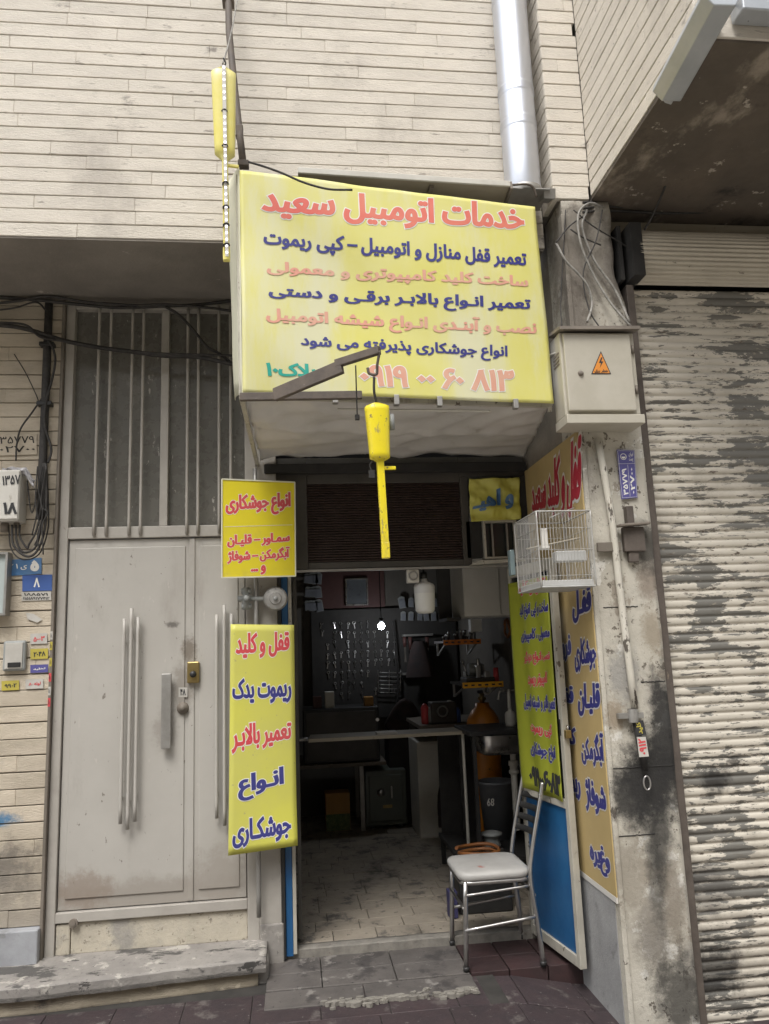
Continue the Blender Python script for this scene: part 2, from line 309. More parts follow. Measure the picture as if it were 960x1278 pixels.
    def obj(s, name, mats, parent=None, bevel=0, kind=None, seg=2):
        me = bpy.data.meshes.new(name); me.from_pydata(s.v, [], s.f); me.update()
        for x in (mats if isinstance(mats, (list, tuple)) else [mats]): me.materials.append(MT[x])
        me.polygons.foreach_set('material_index', s.m); me.polygons.foreach_set('use_smooth', s.s)
        o = bpy.data.objects.new(name, me); COL.objects.link(o)
        o.shadow_terminator_geometry_offset = 0.0
        if parent: o.parent = parent; o.location = -Vector(root_loc(parent))
        if bevel:
            md = o.modifiers.new('bevel', 'BEVEL'); md.width = bevel; md.segments = seg; md.limit_method = 'ANGLE'
        if kind: o['kind'] = kind
        return o
def root_loc(p):
    v = Vector((0, 0, 0))
    while p: v += p.location; p = p.parent
    return v
def tag(o, label, cat, group=None):
    o['label'] = label; o['category'] = cat
    if group: o['group'] = group
    return o
def thing(name, label, cat, loc, group=None):
    o = bpy.data.objects.new(name, None); COL.objects.link(o); o.location = loc; o.empty_display_size = .1
    return tag(o, label, cat, group)
def curve_pts(P, n=8):
    """Catmull-Rom through points."""
    P = [Vector(p) for p in P]; Q = [P[0] * 2 - P[1]] + P + [P[-1] * 2 - P[-2]]; out = []
    for i in range(1, len(Q) - 2):
        for k in range(n):
            t = k / n; a, b, c, d = Q[i - 1], Q[i], Q[i + 1], Q[i + 2]
            out.append(.5 * ((2 * b) + (c - a) * t + (2 * a - 5 * b + 4 * c - d) * t * t + (3 * b - a - 3 * c + d) * t ** 3))
    return out + [P[-1]]

# ------------------------------------------------------------------ Persian lettering (letters joined, outline thickened, filled)
_FM = {}
for _ch, _b in (('آ', 0xFE81), ('ا', 0xFE8D), ('د', 0xFEA9), ('ذ', 0xFEAB), ('ر', 0xFEAD), ('ز', 0xFEAF), ('ژ', 0xFB8A), ('و', 0xFEED)): _FM[_ch] = (_b, _b + 1, None, None)
for _ch, _b in (('ب', 0xFE8F), ('پ', 0xFB56), ('ت', 0xFE95), ('ج', 0xFE9D), ('ح', 0xFEA1), ('خ', 0xFEA5), ('س', 0xFEB1), ('ش', 0xFEB5), ('ص', 0xFEB9), ('ط', 0xFEC1), ('ع', 0xFEC9),
                ('ف', 0xFED1), ('ق', 0xFED5), ('ک', 0xFB8E), ('گ', 0xFB92), ('ل', 0xFEDD), ('م', 0xFEE1), ('ن', 0xFEE5), ('ه', 0xFEE9), ('ی', 0xFBFC)): _FM[_ch] = (_b, _b + 1, _b + 2, _b + 3)
_FM['ـ'] = (0x640,) * 4
def shape(s):
    out = []; i = 0
    while i < len(s):
        c = s[i]; pj = i > 0 and s[i - 1] in _FM and _FM[s[i - 1]][2] is not None
        if c == 'ل' and i + 1 < len(s) and s[i + 1] == 'ا':
            out.append(chr(0xFEFC if pj else 0xFEFB)); i += 2; continue
        if c in _FM:
            f = _FM[c]; nj = i + 1 < len(s) and s[i + 1] in _FM and f[2] is not None
            out.append(chr(f[3] if pj and nj else f[1] if pj else f[2] if nj else f[0]))
        else: out.append(c)
        i += 1
    return re.sub('[۰-۹0-9]+(?: [۰-۹0-9]+)*', lambda m: m.group(0)[::-1], ''.join(reversed(out)))
_loops = {}
def text_loops(s):
    if s in _loops: return _loops[s]
    cu = bpy.data.curves.new('lettering_outline', 'FONT'); cu.body = shape(s); cu.size = 1; cu.resolution_u = 3; cu.fill_mode = 'NONE'
    o = bpy.data.objects.new('lettering_outline', cu); COL.objects.link(o)
    dg = bpy.context.evaluated_depsgraph_get(); me = bpy.data.meshes.new_from_object(o.evaluated_get(dg))
    nxt = {}
    for e in me.edges: nxt.setdefault(e.vertices[0], []).append(e.vertices[1]); nxt.setdefault(e.vertices[1], []).append(e.vertices[0])
    co = [(v.co.x, v.co.y) for v in me.vertices]; seen = set(); loops = []
    for st in range(len(co)):
        if st in seen or st not in nxt: continue
        lp = [st]; seen.add(st); cur = st
        cand = [q for q in nxt[cur] if q == cur + 1] or nxt[cur]
        cur = cand[0]
        while cur not in seen:
            lp.append(cur); seen.add(cur)
            c2 = [q for q in nxt[cur] if q not in seen]
            if not c2: break
            cur = c2[0]
        if len(lp) > 2: loops.append(np.array([co[q] for q in lp]))
    bpy.data.objects.remove(o); bpy.data.curves.remove(cu); bpy.data.meshes.remove(me)
    area = sum(float(np.sum(l[:, 0] * np.roll(l[:, 1], -1) - l[:, 1] * np.roll(l[:, 0], -1))) for l in loops)
    if area < 0: loops = [l[::-1].copy() for l in loops]
    bb = [(l.min(0), l.max(0)) for l in loops]
    for i, l in enumerate(loops):                # dashes and full stops stand alone: their outline must run the same way round
        alone = all(j == i or (bb[i][0] > bb[j][1]).any() or (bb[i][1] < bb[j][0]).any() for j in range(len(loops)))
        if alone and float(np.sum(l[:, 0] * np.roll(l[:, 1], -1) - l[:, 1] * np.roll(l[:, 0], -1))) < 0: loops[i] = l[::-1].copy()
    _loops[s] = loops; return loops
_tris = {}
def text_fill(s, bx, by):
    key = (s, bx, by)
    if key in _tris: return _tris[key]
    V = []; E = []; loops = []
    for l in text_loops(s):
        keep = [0]
        for i in range(1, len(l)):
            if np.hypot(*(l[i] - l[keep[-1]])) > 1e-3: keep.append(i)
        l = l[keep]
        if len(l) > 3 and np.hypot(*(l[0] - l[-1])) < 1e-3: l = l[:-1]
        if len(l) < 3: continue
        e = np.roll(l, -1, 0) - l; ln = np.hypot(e[:, 0], e[:, 1])[:, None]; nn = np.stack([e[:, 1], -e[:, 0]], 1) / np.maximum(ln, 1e-9)
        a = nn + np.roll(nn, 1, 0); d = np.sum(a * a, 1)[:, None] / 2
        off = a / np.maximum(d, .45)
        q = l + off * np.array([bx, by]); loops.append(q); o = len(V); k = len(q)
        V += [Vector((float(x), float(y))) for x, y in q]; E += [(o + i, o + (i + 1) % k) for i in range(k)]
    if V:
        xs_ = [v.x for v in V]; ys_ = [v.y for v in V]; gx = min(xs_)
        while gx < max(xs_):
            gy = min(ys_)
            while gy < max(ys_): V.append(Vector((gx + .0137, gy + .0091))); gy += .19
            gx += .19
    r = delaunay_2d_cdt(V, E, [], 0, 1e-5)
    ov = np.array([(v.x, v.y) for v in r[0]]); tr = np.array([f for f in r[2] if len(f) == 3])
    c = ov[tr].mean(1); wn = np.zeros(len(c))
    for q in loops:
        p1 = q; p2 = np.roll(q, -1, 0)
        for (x1, y1), (x2, y2) in zip(p1, p2):
            side = (x2 - x1) * (c[:, 1] - y1) - (c[:, 0] - x1) * (y2 - y1)
            wn += ((y1 <= c[:, 1]) & (y2 > c[:, 1]) & (side > 0)).astype(int)
            wn -= ((y1 > c[:, 1]) & (y2 <= c[:, 1]) & (side < 0)).astype(int)
    tr = tr[wn > 0]
    used = np.unique(tr); ov2 = ov[used]; re_ = -np.ones(len(ov), int); re_[used] = np.arange(len(used))
    _tris[key] = (ov2, re_[tr]); return _tris[key]

class Panel:
    """A flat or gently rippled sheet given by four corners TL, TR, BR, BL."""
    def __init__(s, tl, tr, br, bl, rip=None):
        s.c = [Vector(q) for q in (tl, tr, br, bl)]; s.n = (s.c[1] - s.c[0]).cross(s.c[0] - s.c[3]).normalized() * 1
        s.n = (s.c[1] - s.c[3]).cross(s.c[0] - s.c[2]).normalized()
        if s.n.dot(CAM - s.c[0]) < 0: s.n = -s.n
        s.o = sum(s.c, Vector()) / 4; s.rip = rip or (lambda a, b: 0.0)
        s.ex = ((s.c[1] + s.c[2]) - (s.c[0] + s.c[3])) / 2; s.ez = ((s.c[0] + s.c[1]) - (s.c[2] + s.c[3])) / 2
    def st(s, p):
        d = Vector(p) - s.o; a, b, c = s.ex.length_squared, s.ex.dot(s.ez), s.ez.length_squared
        u, v = d.dot(s.ex), d.dot(s.ez); k = a * c - b * b
        return (c * u - b * v) / k + .5, (a * v - b * u) / k + .5
    def at(s, a, b, lift=0):
        t = (s.c[3] * (1 - a) + s.c[2] * a) * (1 - b) + (s.c[0] * (1 - a) + s.c[1] * a) * b
        return t + s.n * (s.rip(a, b) + lift)
    def sheet(s, g, nu=1, nv=1, thick=.006, mi=0): g.grid(lambda a, b: s.at(a, b), nu, nv, -s.n * thick, mi, smooth=nu > 1); return g
    def hit(s, u, v):
        return PP(u, v, s.o, s.n)
def put_text(g, pan, string, quad, mi, halo=None, bold=(.035, .02), hb=.03, lift=.0015):
    """quad: the four corners (TL, TR, BR, BL) of the lettering box, measured on the photograph and carried onto the sheet's own plane."""
    W = [pan.hit(*q) for q in quad]
    base, _ = text_fill(string, *bold); lo = base.min(0); hi = base.max(0); sz = hi - lo
    for (bx, by, m, lf) in ([(bold[0] + hb, bold[1] + hb, halo, lift)] if halo is not None else []) + [(bold[0], bold[1], mi, lift * 1.6)]:
        V, T = text_fill(string, bx, by); out = []
        for x, y in V:
            a = (x - lo[0]) / sz[0]; b = (y - lo[1]) / sz[1]
            p = (W[3] * (1 - a) + W[2] * a) * (1 - b) + (W[0] * (1 - a) + W[1] * a) * b
            ss, tt = pan.st(p); out.append(p + pan.n * (pan.rip(ss, tt) + lf))
        Fs = [tuple(int(i) for i in t) for t in T]
        if Fs:
            a, b, c = (out[i] for i in Fs[0])
            if (b - a).cross(c - a).dot(pan.n) < 0: Fs = [f[::-1] for f in Fs]
        g.add(out, Fs, m)
def text_lines(t, pan, lines, mats, lift=.0015, bold=(.045, .03), hb=.03, name='lettering'):
    for ln in lines:
        sx, q, mi, hl = ln[:4]; bo = ln[4] if len(ln) > 4 else bold
        g = G(); put_text(g, pan, sx, q, mi, hl, bo, hb, lift); g.obj(name, mats, t)
def rectq(x0, y0, x1, y1, sl=0): return [(x0, y0), (x1, y0 + sl), (x1, y1 + sl), (x0, y1)]

# ================================================================== SETTING
g = G(); g.b2((-40, -60, -.30), (40, 20, -.16)); g.obj('ground', 'asphalt', kind='structure')
g = G(); g.b2((-6, -1.7, -.32), (.94, .6, -.006)); g.b2((.94, -1.7, -.32), (8, .6, -.125)); g.obj('pavement_base_ground', 'grout', kind='structure')
g = G()
y = -.38
while y > -1.4:
    x = -4 + random.uniform(0, .2)
    while x < 6:
        j_ = random.uniform(-.002, .002); fz = lambda q: j_ - .11 * min(1, max(0, (q - .95) / .55)); a_, b_ = x, x + .307
        g.add([(a_, y - .307, -.3), (b_, y - .307, -.3), (b_, y, -.3), (a_, y, -.3), (a_, y - .307, fz(a_)), (b_, y - .307, fz(b_)), (b_, y, fz(b_)), (a_, y, fz(a_))], [(3, 2, 1, 0), (4, 5, 6, 7), (0, 1, 5, 4), (1, 2, 6, 5), (2, 3, 7, 6), (3, 0, 4, 7)]); x += .31
    y -= .31
g.obj('pavement', 'purple_paving', kind='structure', bevel=.003, seg=1)
g = G()
xs = [-.16, .11, .47, .83]
for i in range(3):
    for (a, b) in ((-.375, -.2), (-.195, .005)):
        g.b2((xs[i] + .002, a, -.1), (xs[i + 1] - .002, b, .012 + random.uniform(-.001, .001)))
g.b2((-.16, -.56, -.1), (.30, -.381, .008)); g.b2((.304, -.56, -.1), (.83, -.381, .008))
g.obj('shop_front_path', 'grey_slab', kind='structure', bevel=.004)
g = G()
for k in range(130):
    x = .10 + .72 * random.random(); y = -.565 + random.gauss(0, .018); r = random.uniform(.006, .026); a0 = random.random() * 6; n_ = random.randint(5, 7)
    g.prism([(x + r * random.uniform(.6, 1.3) * math.cos(a0 + 6.283 * j / n_), y + .6 * r * random.uniform(.6, 1.2) * math.sin(a0 + 6.283 * j / n_), .0) for j in range(n_)], (random.uniform(-.004, .004), 0, random.uniform(.008, .02)))
o = g.obj('rubble', 'threshold', kind='stuff')
g = G()
for x in (.834, 1.03, 1.226):
    for yy in (-.375, -.19):
        g.b2((x, yy, -.1), (x + .19, yy + .18, .010))
g.obj('red_path', 'red_slab', kind='structure', bevel=.003)
# unseen facade across the street, added to block low sky light
g = G(); g.b2((-30, -17, -.2), (30, -11.5, 8.6))
for fl_ in range(3):
    for k in range(-7, 8): g.b2((k * 3.2 - .8, -11.52, 1.2 + fl_ * 3), (k * 3.2 + .8, -11.49, 2.7 + fl_ * 3), 1)
g.obj('unseen_street_wall', ['kerb', 'dusty_glass'], kind='structure')
g = G(); g.b2((-30, -11.4, -.30), (30, -1.62, -.13)); g.obj('unseen_road', 'bounce_road', kind='structure')  # unseen strip added to bounce light up under the overhangs
# shop floor
g = G(); g.b2((-.3, .06, -.1), (1.75, 3.4, .04)); g.obj('shop_base_floor', 'grout', kind='structure')
g = G(); yy = .075; r = 0
while yy < 3.3:
    x = -.3 - random.uniform(0, .24)
    while x < 1.62:
        l_ = random.uniform(.22, .27); g.b2((max(x, -.3) + .0022, yy + .0022, .03), (max(min(x + l_, 1.64) - .0022, max(x, -.3) + .004), yy + .1515, .052 + random.uniform(-.0012, .0012))); x += l_
    yy += .154; r += 1
g.obj('shop_floor', 'floor_tile', kind='structure', bevel=.002, seg=1)
g = G(); g.grid(lambda a, b: Vector((-.07 + a * 1.42, -.012 + b * .085 + .003 * math.sin(a * 40), .052 + .002 * noise.noise(Vector((a * 30, b * 3, 0))))), 60, 3, (0, 0, -.12)); g.obj('shop_doorstep_path', 'threshold', kind='structure')
# shop interior shell
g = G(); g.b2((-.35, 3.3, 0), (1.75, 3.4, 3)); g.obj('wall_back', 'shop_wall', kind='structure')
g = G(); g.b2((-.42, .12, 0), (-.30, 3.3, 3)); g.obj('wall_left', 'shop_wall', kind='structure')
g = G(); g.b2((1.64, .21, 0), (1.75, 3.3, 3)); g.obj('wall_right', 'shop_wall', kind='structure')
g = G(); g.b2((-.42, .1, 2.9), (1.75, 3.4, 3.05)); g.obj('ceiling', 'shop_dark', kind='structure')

# entrance ledge in front of the iron door
t = thing('entrance_step', 'cracked grey concrete step with beige kerb below the iron door', 'step', (-1.2, -.2, 0))
def ledge(a, b):
    x = -2.6 + a * 2.44; yf = -.38 + .09 * max(0, (x + 1.2)) + .012 * noise.noise(Vector((x * 9, 0, 3)))
    yv = .06 + (yf - .06) * min(1, b * 1.25)
    z = .125 - .012 * b + .006 * noise.noise(Vector((x * 5, yv * 8, 1)))
    if b > .92: z -= (b - .92) * .2
    return Vector((x, yv, z))
g = G(); g.grid(lambda a, b: ledge(a, 1 - b), 90, 10, (0, 0, -.035)); g.obj('ledge_top', 'concrete', t)
def kface(a, b):
    x = -2.6 + a * 2.40; yf = -.35 + .09 * max(0, (x + 1.2))
    return Vector((x, yf + .006 * noise.noise(Vector((x * 7, b * 3, 0))), -.02 + b * .10))
g = G(); g.grid(kface, 60, 4, (0, .3, 0)); g.obj('kerb_face', 'kerb', t)
g = G(); g.b2((-.30, -.24, -.05), (-.15, .02, .09)); g.obj('step_end', 'concrete', t, bevel=.02)

# ------------------------------------------------------------------ brick work
def bricks(g, org, ex, en, L, z0, z1, pitch, gap=.006, lmin=.45, lmax=1.5, jit=.002, depth=.03, mi=0, slope=0):
    org = Vector(org); ex = Vector(ex); en = Vector(en); z = z0
    while z < z1 - .01:
        x = -random.uniform(0, lmin); top = min(z + pitch - gap, z1)
        while x < L:
            l = random.uniform(lmin, lmax); a = max(x, 0); b = min(x + l - .0006, L)
            if b - a > .02:
                f = org + en * random.uniform(0, jit); r1 = random.uniform(-.0015, .0015)
                P = [f + ex * a, f + ex * b, f + ex * b - en * depth, f + ex * a - en * depth]
                V = [p + Vector((0, 0, z + r1)) for p in P] + [p + Vector((0, 0, top + r1)) for p in P]
                nn = (V[1] - V[0]).cross(V[4] - V[0])
                Fs = [(3, 2, 1, 0), (4, 5, 6, 7), (0, 1, 5, 4), (1, 2, 6, 5), (2, 3, 7, 6), (3, 0, 4, 7)]
                if nn.dot(en) < 0: Fs = [tuple(reversed(q)) for q in Fs]
                g.add(V, Fs, mi)
            x += l
        z += pitch
t = thing('apartment_building', 'cream brick upper storey overhanging the iron door and the yellow banner', 'building', (-1, -.7, 3.64))
g = G(); bricks(g, (-3.2, -.74, 0), (1, 0, 0), (0, -1, 0), 4.565, 3.65, 6.6, .0748, gap=.0046, lmin=.32, lmax=1.15); g.obj('brick_wall', 'brick', t, bevel=.0025, seg=1)
g = G(); g.b2((-3.2, -.728, 3.655), (1.36, -.5, 6.6)); g.obj('wall_core', 'mortar', t)
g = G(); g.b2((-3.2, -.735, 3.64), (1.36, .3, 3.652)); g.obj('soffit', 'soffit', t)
g = G()
bricks(g, (1.37, -.9, 0), (0, 1, 0), (-1, 0, 0), .165, 3.84, 6.6, .0748, lmin=.5, lmax=.6); bricks(g, (1.371, -.905, 0), (1, 0, 0), (0, -1, 0), .2, 3.84, 6.6, .0748, lmin=.5, lmax=.6)
g.obj('pilaster', 'brick', t, bevel=.002, seg=1)
g = G(); g.b2((1.385, -.893, 3.846), (1.56, -.5, 6.6)); g.obj('pilaster_core', 'mortar', t)
t = thing('projecting_bay', 'brick clad bay with sooty brown soffit jutting out above the roller shutter', 'building', (2.4, -1.4, 3.84))
g = G(); bricks(g, (1.572, -1.98, 0), (0, 1, 0), (-1, 0, 0), 1.07, 3.86, 6.6, .0748, lmin=.5, lmax=1.2); g.obj('side_wall', 'brick', t, bevel=.002, seg=1)
g = G(); bricks(g, (1.572, -1.985, 0), (1, 0, 0), (0, -1, 0), 2.6, 4.10, 6.6, .0748); g.b2((1.574, -1.984, 3.85), (4.2, -1.95, 4.09)); g.obj('front_wall', 'brick', t, bevel=.002, seg=1)
g = G(); g.b2((1.59, -1.96, 3.86), (4.2, -.6, 6.6)); g.obj('bay_core', 'mortar', t)
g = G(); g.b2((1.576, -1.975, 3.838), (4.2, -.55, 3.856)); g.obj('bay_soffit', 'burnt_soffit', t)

t = thing('brick_wall', 'cream brick wall with grey stone plinth left of the iron door', 'wall', (-1.9, 0, .1))
g = G(); bricks(g, (-3.2, -.045, 0), (1, 0, 0), (0, -1, 0), 1.909, .28, 3.64, .0832, gap=.006, lmin=.45, lmax=.9); g.obj('bricks', 'brick_low', t, bevel=.002, seg=1)
g = G(); g.b2((-3.2, -.034, .1), (-1.295, .2, 3.64)); g.obj('wall_core', 'mortar', t)
g = G(); g.b2((-3.2, -.10, .06), (-1.285, -.03, .276)); g.obj('plinth', 'plinth', t, bevel=.006)

# pillar between the shop and the roller shutter
t = thing('pillar', 'peeling whitewashed pillar with black soot between shop and roller shutter', 'pillar', (1.57, -.5, 0))
def pf(a, b):
    z = -.3 + b * 4.13; x = 1.41 + a * .315
    if z > 3.0: x = 1.41 + a * (.315 - .06 * min(1, (z - 3.0) / .5) - .03 * noise.noise(Vector((z * 6, 1, 0))))
    return Vector((x, -.9 + .008 * noise.noise(Vector((x * 7, z * 4, 0))), z))
g = G(); g.grid(pf, 14, 90, (0, .25, 0)); g.obj('plaster_face', 'plaster', t)
g = G(); g.b2((1.416, -.885, -.3), (1.64, .2, 3.83)); g.obj('masonry', 'reveal', t)
g = G(); g.b2((1.402, -.908, -.3), (1.409, -.86, 3.75)); g.b2((1.402, -.911, -.3), (1.424, -.904, 3.75)); g.obj('corner_strip', 'plaster', t, bevel=.002)
g = G(); g.b2((1.399, -.86, -.3), (1.408, -.02, .45)); g.obj('reveal_board', 'grey_reveal', t)

for v, x0_, x1_ in ((757, 1.45, 1.62), (958, 1.43, 1.72), (1043, 1.43, 1.6), (852, 1.6, 1.72)):
    q = PY(790, v, -.905); g = G(); g.tube([Vector((x0_ + (x1_ - x0_) * k / 14, -.9 + .008 * noise.noise(Vector(((x0_ + (x1_ - x0_) * k / 14) * 7, q.z * 4, 0))) , q.z + .004 * noise.noise(Vector((k * .8, v, 0))))) for k in range(15)], .0028, 5); g.obj('block_joint', 'black_matte', t)
# roller shutter on the right
t = thing('roller_shutter', 'closed cream roller shutter with badly peeling paint filling the right edge', 'shutter', (2.4, -.8, 0))
g = G(); z = -.1 - 4 * .0415; prof = []
pit = .0415
while z < 3.37:
    for k in range(8):
        a = k / 8; prof.append((-.83 - .0075 * math.sin(math.pi * min(1, a / .88)) ** .5 if a < .87 else -.828, z + a * pit))
    z += pit
X0, X1 = 1.765, 3.6; nx = 40
V = [Vector((X0 + (X1 - X0) * i / nx, yy, zz)) for yy, zz in prof for i in range(nx + 1)]
Fs = [(j * (nx + 1) + i, j * (nx + 1) + i + 1, (j + 1) * (nx + 1) + i + 1, (j + 1) * (nx + 1) + i) for j in range(len(prof) - 1) for i in range(nx)]
g.add(V, Fs, 0, True); g.obj('shutter_curtain', 'shutter', t)
g = G(); R0 = .16; cyc = Vector((0, -.80, 3.55)); pr = []
for k in range(150):
    a = math.pi * (-.42 + .92 * k / 149) ; ph = (k % 8) / 8
    rr = R0 - .012 + .012 * abs(math.sin(math.pi * ph)) ** .7
    pr.append((cyc.y - rr * math.cos(a), cyc.z + rr * math.sin(a)))
V = [Vector((1.80 + .012 * math.sin(j * 2.1) + (3.6 - 1.80) * i, yy, zz)) for j, (yy, zz) in enumerate(pr) for i in (0, 1)]
g.add(V, [(j * 2, j * 2 + 1, j * 2 + 3, j * 2 + 2) for j in range(149)], 0, True); g.obj('shutter_coil', 'shutter_roll', t)
g = G(); g.cyl((1.815, -.80, 3.55), (3.6, -.80, 3.55), .10); g.cyl((1.72, -.80, 3.55), (1.83, -.80, 3.55), .02); g.b2((1.70, -.90, 3.40), (1.72, -.72, 3.70)); g.b2((1.745, -.955, 3.40), (1.806, -.75, 3.69)); g.b2((1.72, -.83, 3.50), (1.80, -.80, 3.52)); g.obj('coil_core', 'black_matte', t)
g = G(); g.b2((1.728, -.885, -.3), (1.768, -.80, 3.38)); g.obj('guide_rail', 'guide', t, bevel=.003)
g = G(); g.b2((1.60, -.62, -.3), (3.7, -.58, 3.84)); g.obj('backing', 'black_matte', t)
g = G(); g.b2((1.62, -.72, 3.72), (3.7, -.63, 3.836)); g.obj('lintel_board', 'wood_pale', t, bevel=.01)

# ------------------------------------------------------------------ iron door
t = thing('iron_door', 'tall grey iron double door with barred transom above the step', 'door', (-.75, 0, .3))
Yd = -.005
g = G()
for a, b, c, d in ((-1.273, .10, -1.225, 3.64), (-.262, .10, -.20, 3.64), (-1.225, 3.60, -.262, 3.64), (-1.225, 2.245, -.262, 2.31), (-1.225, .275, -.262, .325)):
    g.b2((a, -.03, b), (c, .06, d))
m0 = PY(201, 530, 0).x; m1 = PY(211, 530, 0).x
g.b2((m0, -.022, 2.31), (m1, .05, 3.60)); g.obj('door_frame', 'frame_paint', t, bevel=.004)
g = G(); g.b2((-1.290, -.06, .10), (-1.274, .05, 3.64)); g.obj('outer_jamb', 'old_brown', t, bevel=.003)
for a, b in ((-1.225, m0), (m1, -.262)):
    g = G(); g.b2((a, .02, 2.31), (b, .03, 3.60)); g.obj('transom_pane', 'dusty_glass', t)
for xt, xb in ((125, 117), (140, 132), (167, 160), (180, 175), (235, 233), (248, 247), (274, 273), (288, 288)):
    X = (PY(xt, 383, -.04).x + PY(xb, 672, -.04).x) / 2
    g = G(); g.tube([(X, -.042, 2.26), (X, -.042, 3.62)], .0085, 8); g.b2((X - .008, -.042, 2.262), (X + .008, -.02, 2.28)); g.b2((X - .008, -.042, 3.602), (X + .008, -.02, 3.62)); g.obj('transom_bar', 'steel' if 0 else 'frame_paint', t)
xm = PY(240, 900, 0).x
def leaf(a, b, extras):
    g = G(); g.b2((a, -.012, .33), (b, .03, 2.24)); lf = g.obj('door_leaf', 'door_paint', t, bevel=.003)
    g = G(); g.b2((a + .035, -.019, .385), (b - .035, -.011, 2.195)); g.obj('raised_panel', 'door_paint', lf, bevel=.0065, seg=3)
    return lf
l1 = leaf(-1.22, xm - .004, 0); l2 = leaf(xm + .004, -.268, 0)
g = G(); g.b2((xm - .018, -.020, .335), (xm + .012, -.0125, 2.235)); g.obj('meeting_strip', 'door_paint', l2, bevel=.002)
for lf, rods in ((l1, (((157, 772), (149, 1028)), ((166, 759), (158, 1035)), ((174, 770), (167.5, 1025)))), (l2, (((271.7, 767), (269.5, 1021)), ((280.7, 755), (280, 1030)), ((290, 766), (289, 1020))))):
    for a, b in rods:
        A = PY(*a, -.05); B = PY(*b, -.05); X = (A.x + B.x) / 2
        g = G(); g.tube([(X, -.055, A.z), (X, -.055, B.z)], .0095, 10)
        for f in (.12, .88):
            zz = A.z + (B.z - A.z) * f; g.tube([(X, -.055, zz), (X, -.015, zz)], .005, 6)
        g.obj('pull_rod', 'door_paint', lf)
A = PY(202, 841, -.06); B = PY(213, 934, -.06)
g = G(); g.b2((A.x, -.065, B.z), (B.x, -.045, A.z)); g.b2((A.x + .012, -.046, B.z + .05), (B.x - .012, -.015, B.z + .075)); g.b2((A.x + .012, -.046, A.z - .075), (B.x - .012, -.015, A.z - .05)); g.obj('flat_handle', 'galv_dull', l1, bevel=.003)
A = PY(228, 884, -.03); g = G(); g.lathe([(.0, .028), (.012, .028), (.014, .02), (.028, .016), (.032, .004), (.033, 0)], (A.x, -.017, A.z), (0, -1, 0)); lk = g.obj('lock_cylinder', 'old_brown', l1)
A = PY(234, 826, -.03); B = PY(249, 852, -.03)
g = G(); g.b2((A.x, -.045, B.z), (B.x, -.0195, A.z)); lk = g.obj('rim_lock', 'brass', l2, bevel=.006)
g = G(); g.lathe([(0, .02), (.015, .02), (.018, 0)], ((A.x + B.x) / 2, -.045, (A.z + B.z) / 2 - .01), (0, -1, 0)); g.obj('keyhole', 'black', lk)
pn = Panel(PY(223, 858, -.0195), PY(234, 858, -.0195), PY(234, 870, -.0195), PY(223, 870, -.0195))
g = G(); pn.sheet(g, thick=.0004); put_text(g, pn, '۴۸', rectq(225, 860, 232, 868), 1, bold=(.05, .03), lift=.0006); g.obj('number_sticker', ['paper_white', 'black_ink'], l1)
g = G(); g.b2((-1.15, -.012, .12), (-.262, .05, .272)); g.b2((-1.222, -.02, .12), (-1.152, .05, .268)); g.obj('stone_sill', 'travertine', t, bevel=.006)
A = PY(152 / 2.526 + 0, 1, 0)
P0 = PY(92, 1152, -.03); g = G(); g.cyl((P0.x, -.022, P0.z), (P0.x, -.04, P0.z), .022); g.cyl((P0.x, -.04, P0.z), (P0.x, -.045, P0.z), .012); g.obj('floor_bolt', 'old_brown', t)

# grey wall strip and steel post between iron door and shop opening
t = thing('grey_wall_strip', 'narrow grey painted wall strip between iron door and shop opening', 'wall', (-.12, 0, 0))
g = G(); g.b2((-.20, -.035, .0), (-.085, .1, 3.64)); g.obj('painted_face', 'frame_paint', t, bevel=.004)
g = G(); g.b2((-.198, -.05, .0), (-.075, -.036, .20)); g.obj('base_plaster', 'concrete', t, bevel=.01)
t = thing('door_post', 'blue and black steel post at the left edge of the shop opening', 'post', (-.05, -.02, 0))
g = G(); g.b2((-.084, -.045, .02), (-.066, .06, 2.05)); g.obj('black_angle', 'black', t, bevel=.002)
g = G(); g.b2((-.064, -.03, .03), (-.028, .05, 2.05)); g.obj('blue_face', 'blue_panel', t, bevel=.002)
g = G(); g.b2((-.027, -.035, .04), (-.008, .05, 2.05)); g.obj('cream_edge', 'cream_frame', t, bevel=.002)

# folded-in left glass leaf
t = thing('glass_door', 'dark glass shop door swung inward behind the left post', 'door', (0, .3, .05))
g = G()
for a, b in ((.055, .08), (.56, .585)): g.b2((.0, a, .08), (.022, b, 2.0))
for a, b in ((.08, .12), (.62, .65), (1.97, 2.0)): g.b2((.001, .081, a), (.021, .559, b))
g.obj('leaf_frame', 'dark_frame', t, bevel=.002)
g = G(); g.b2((.006, .081, .65), (.014, .559, 1.97)); g.obj('glass_pane', 'clear_glass', t)
g = G(); g.b2((.006, .081, .12), (.014, .559, .62)); g.obj('lower_panel', 'blue_panel', t)

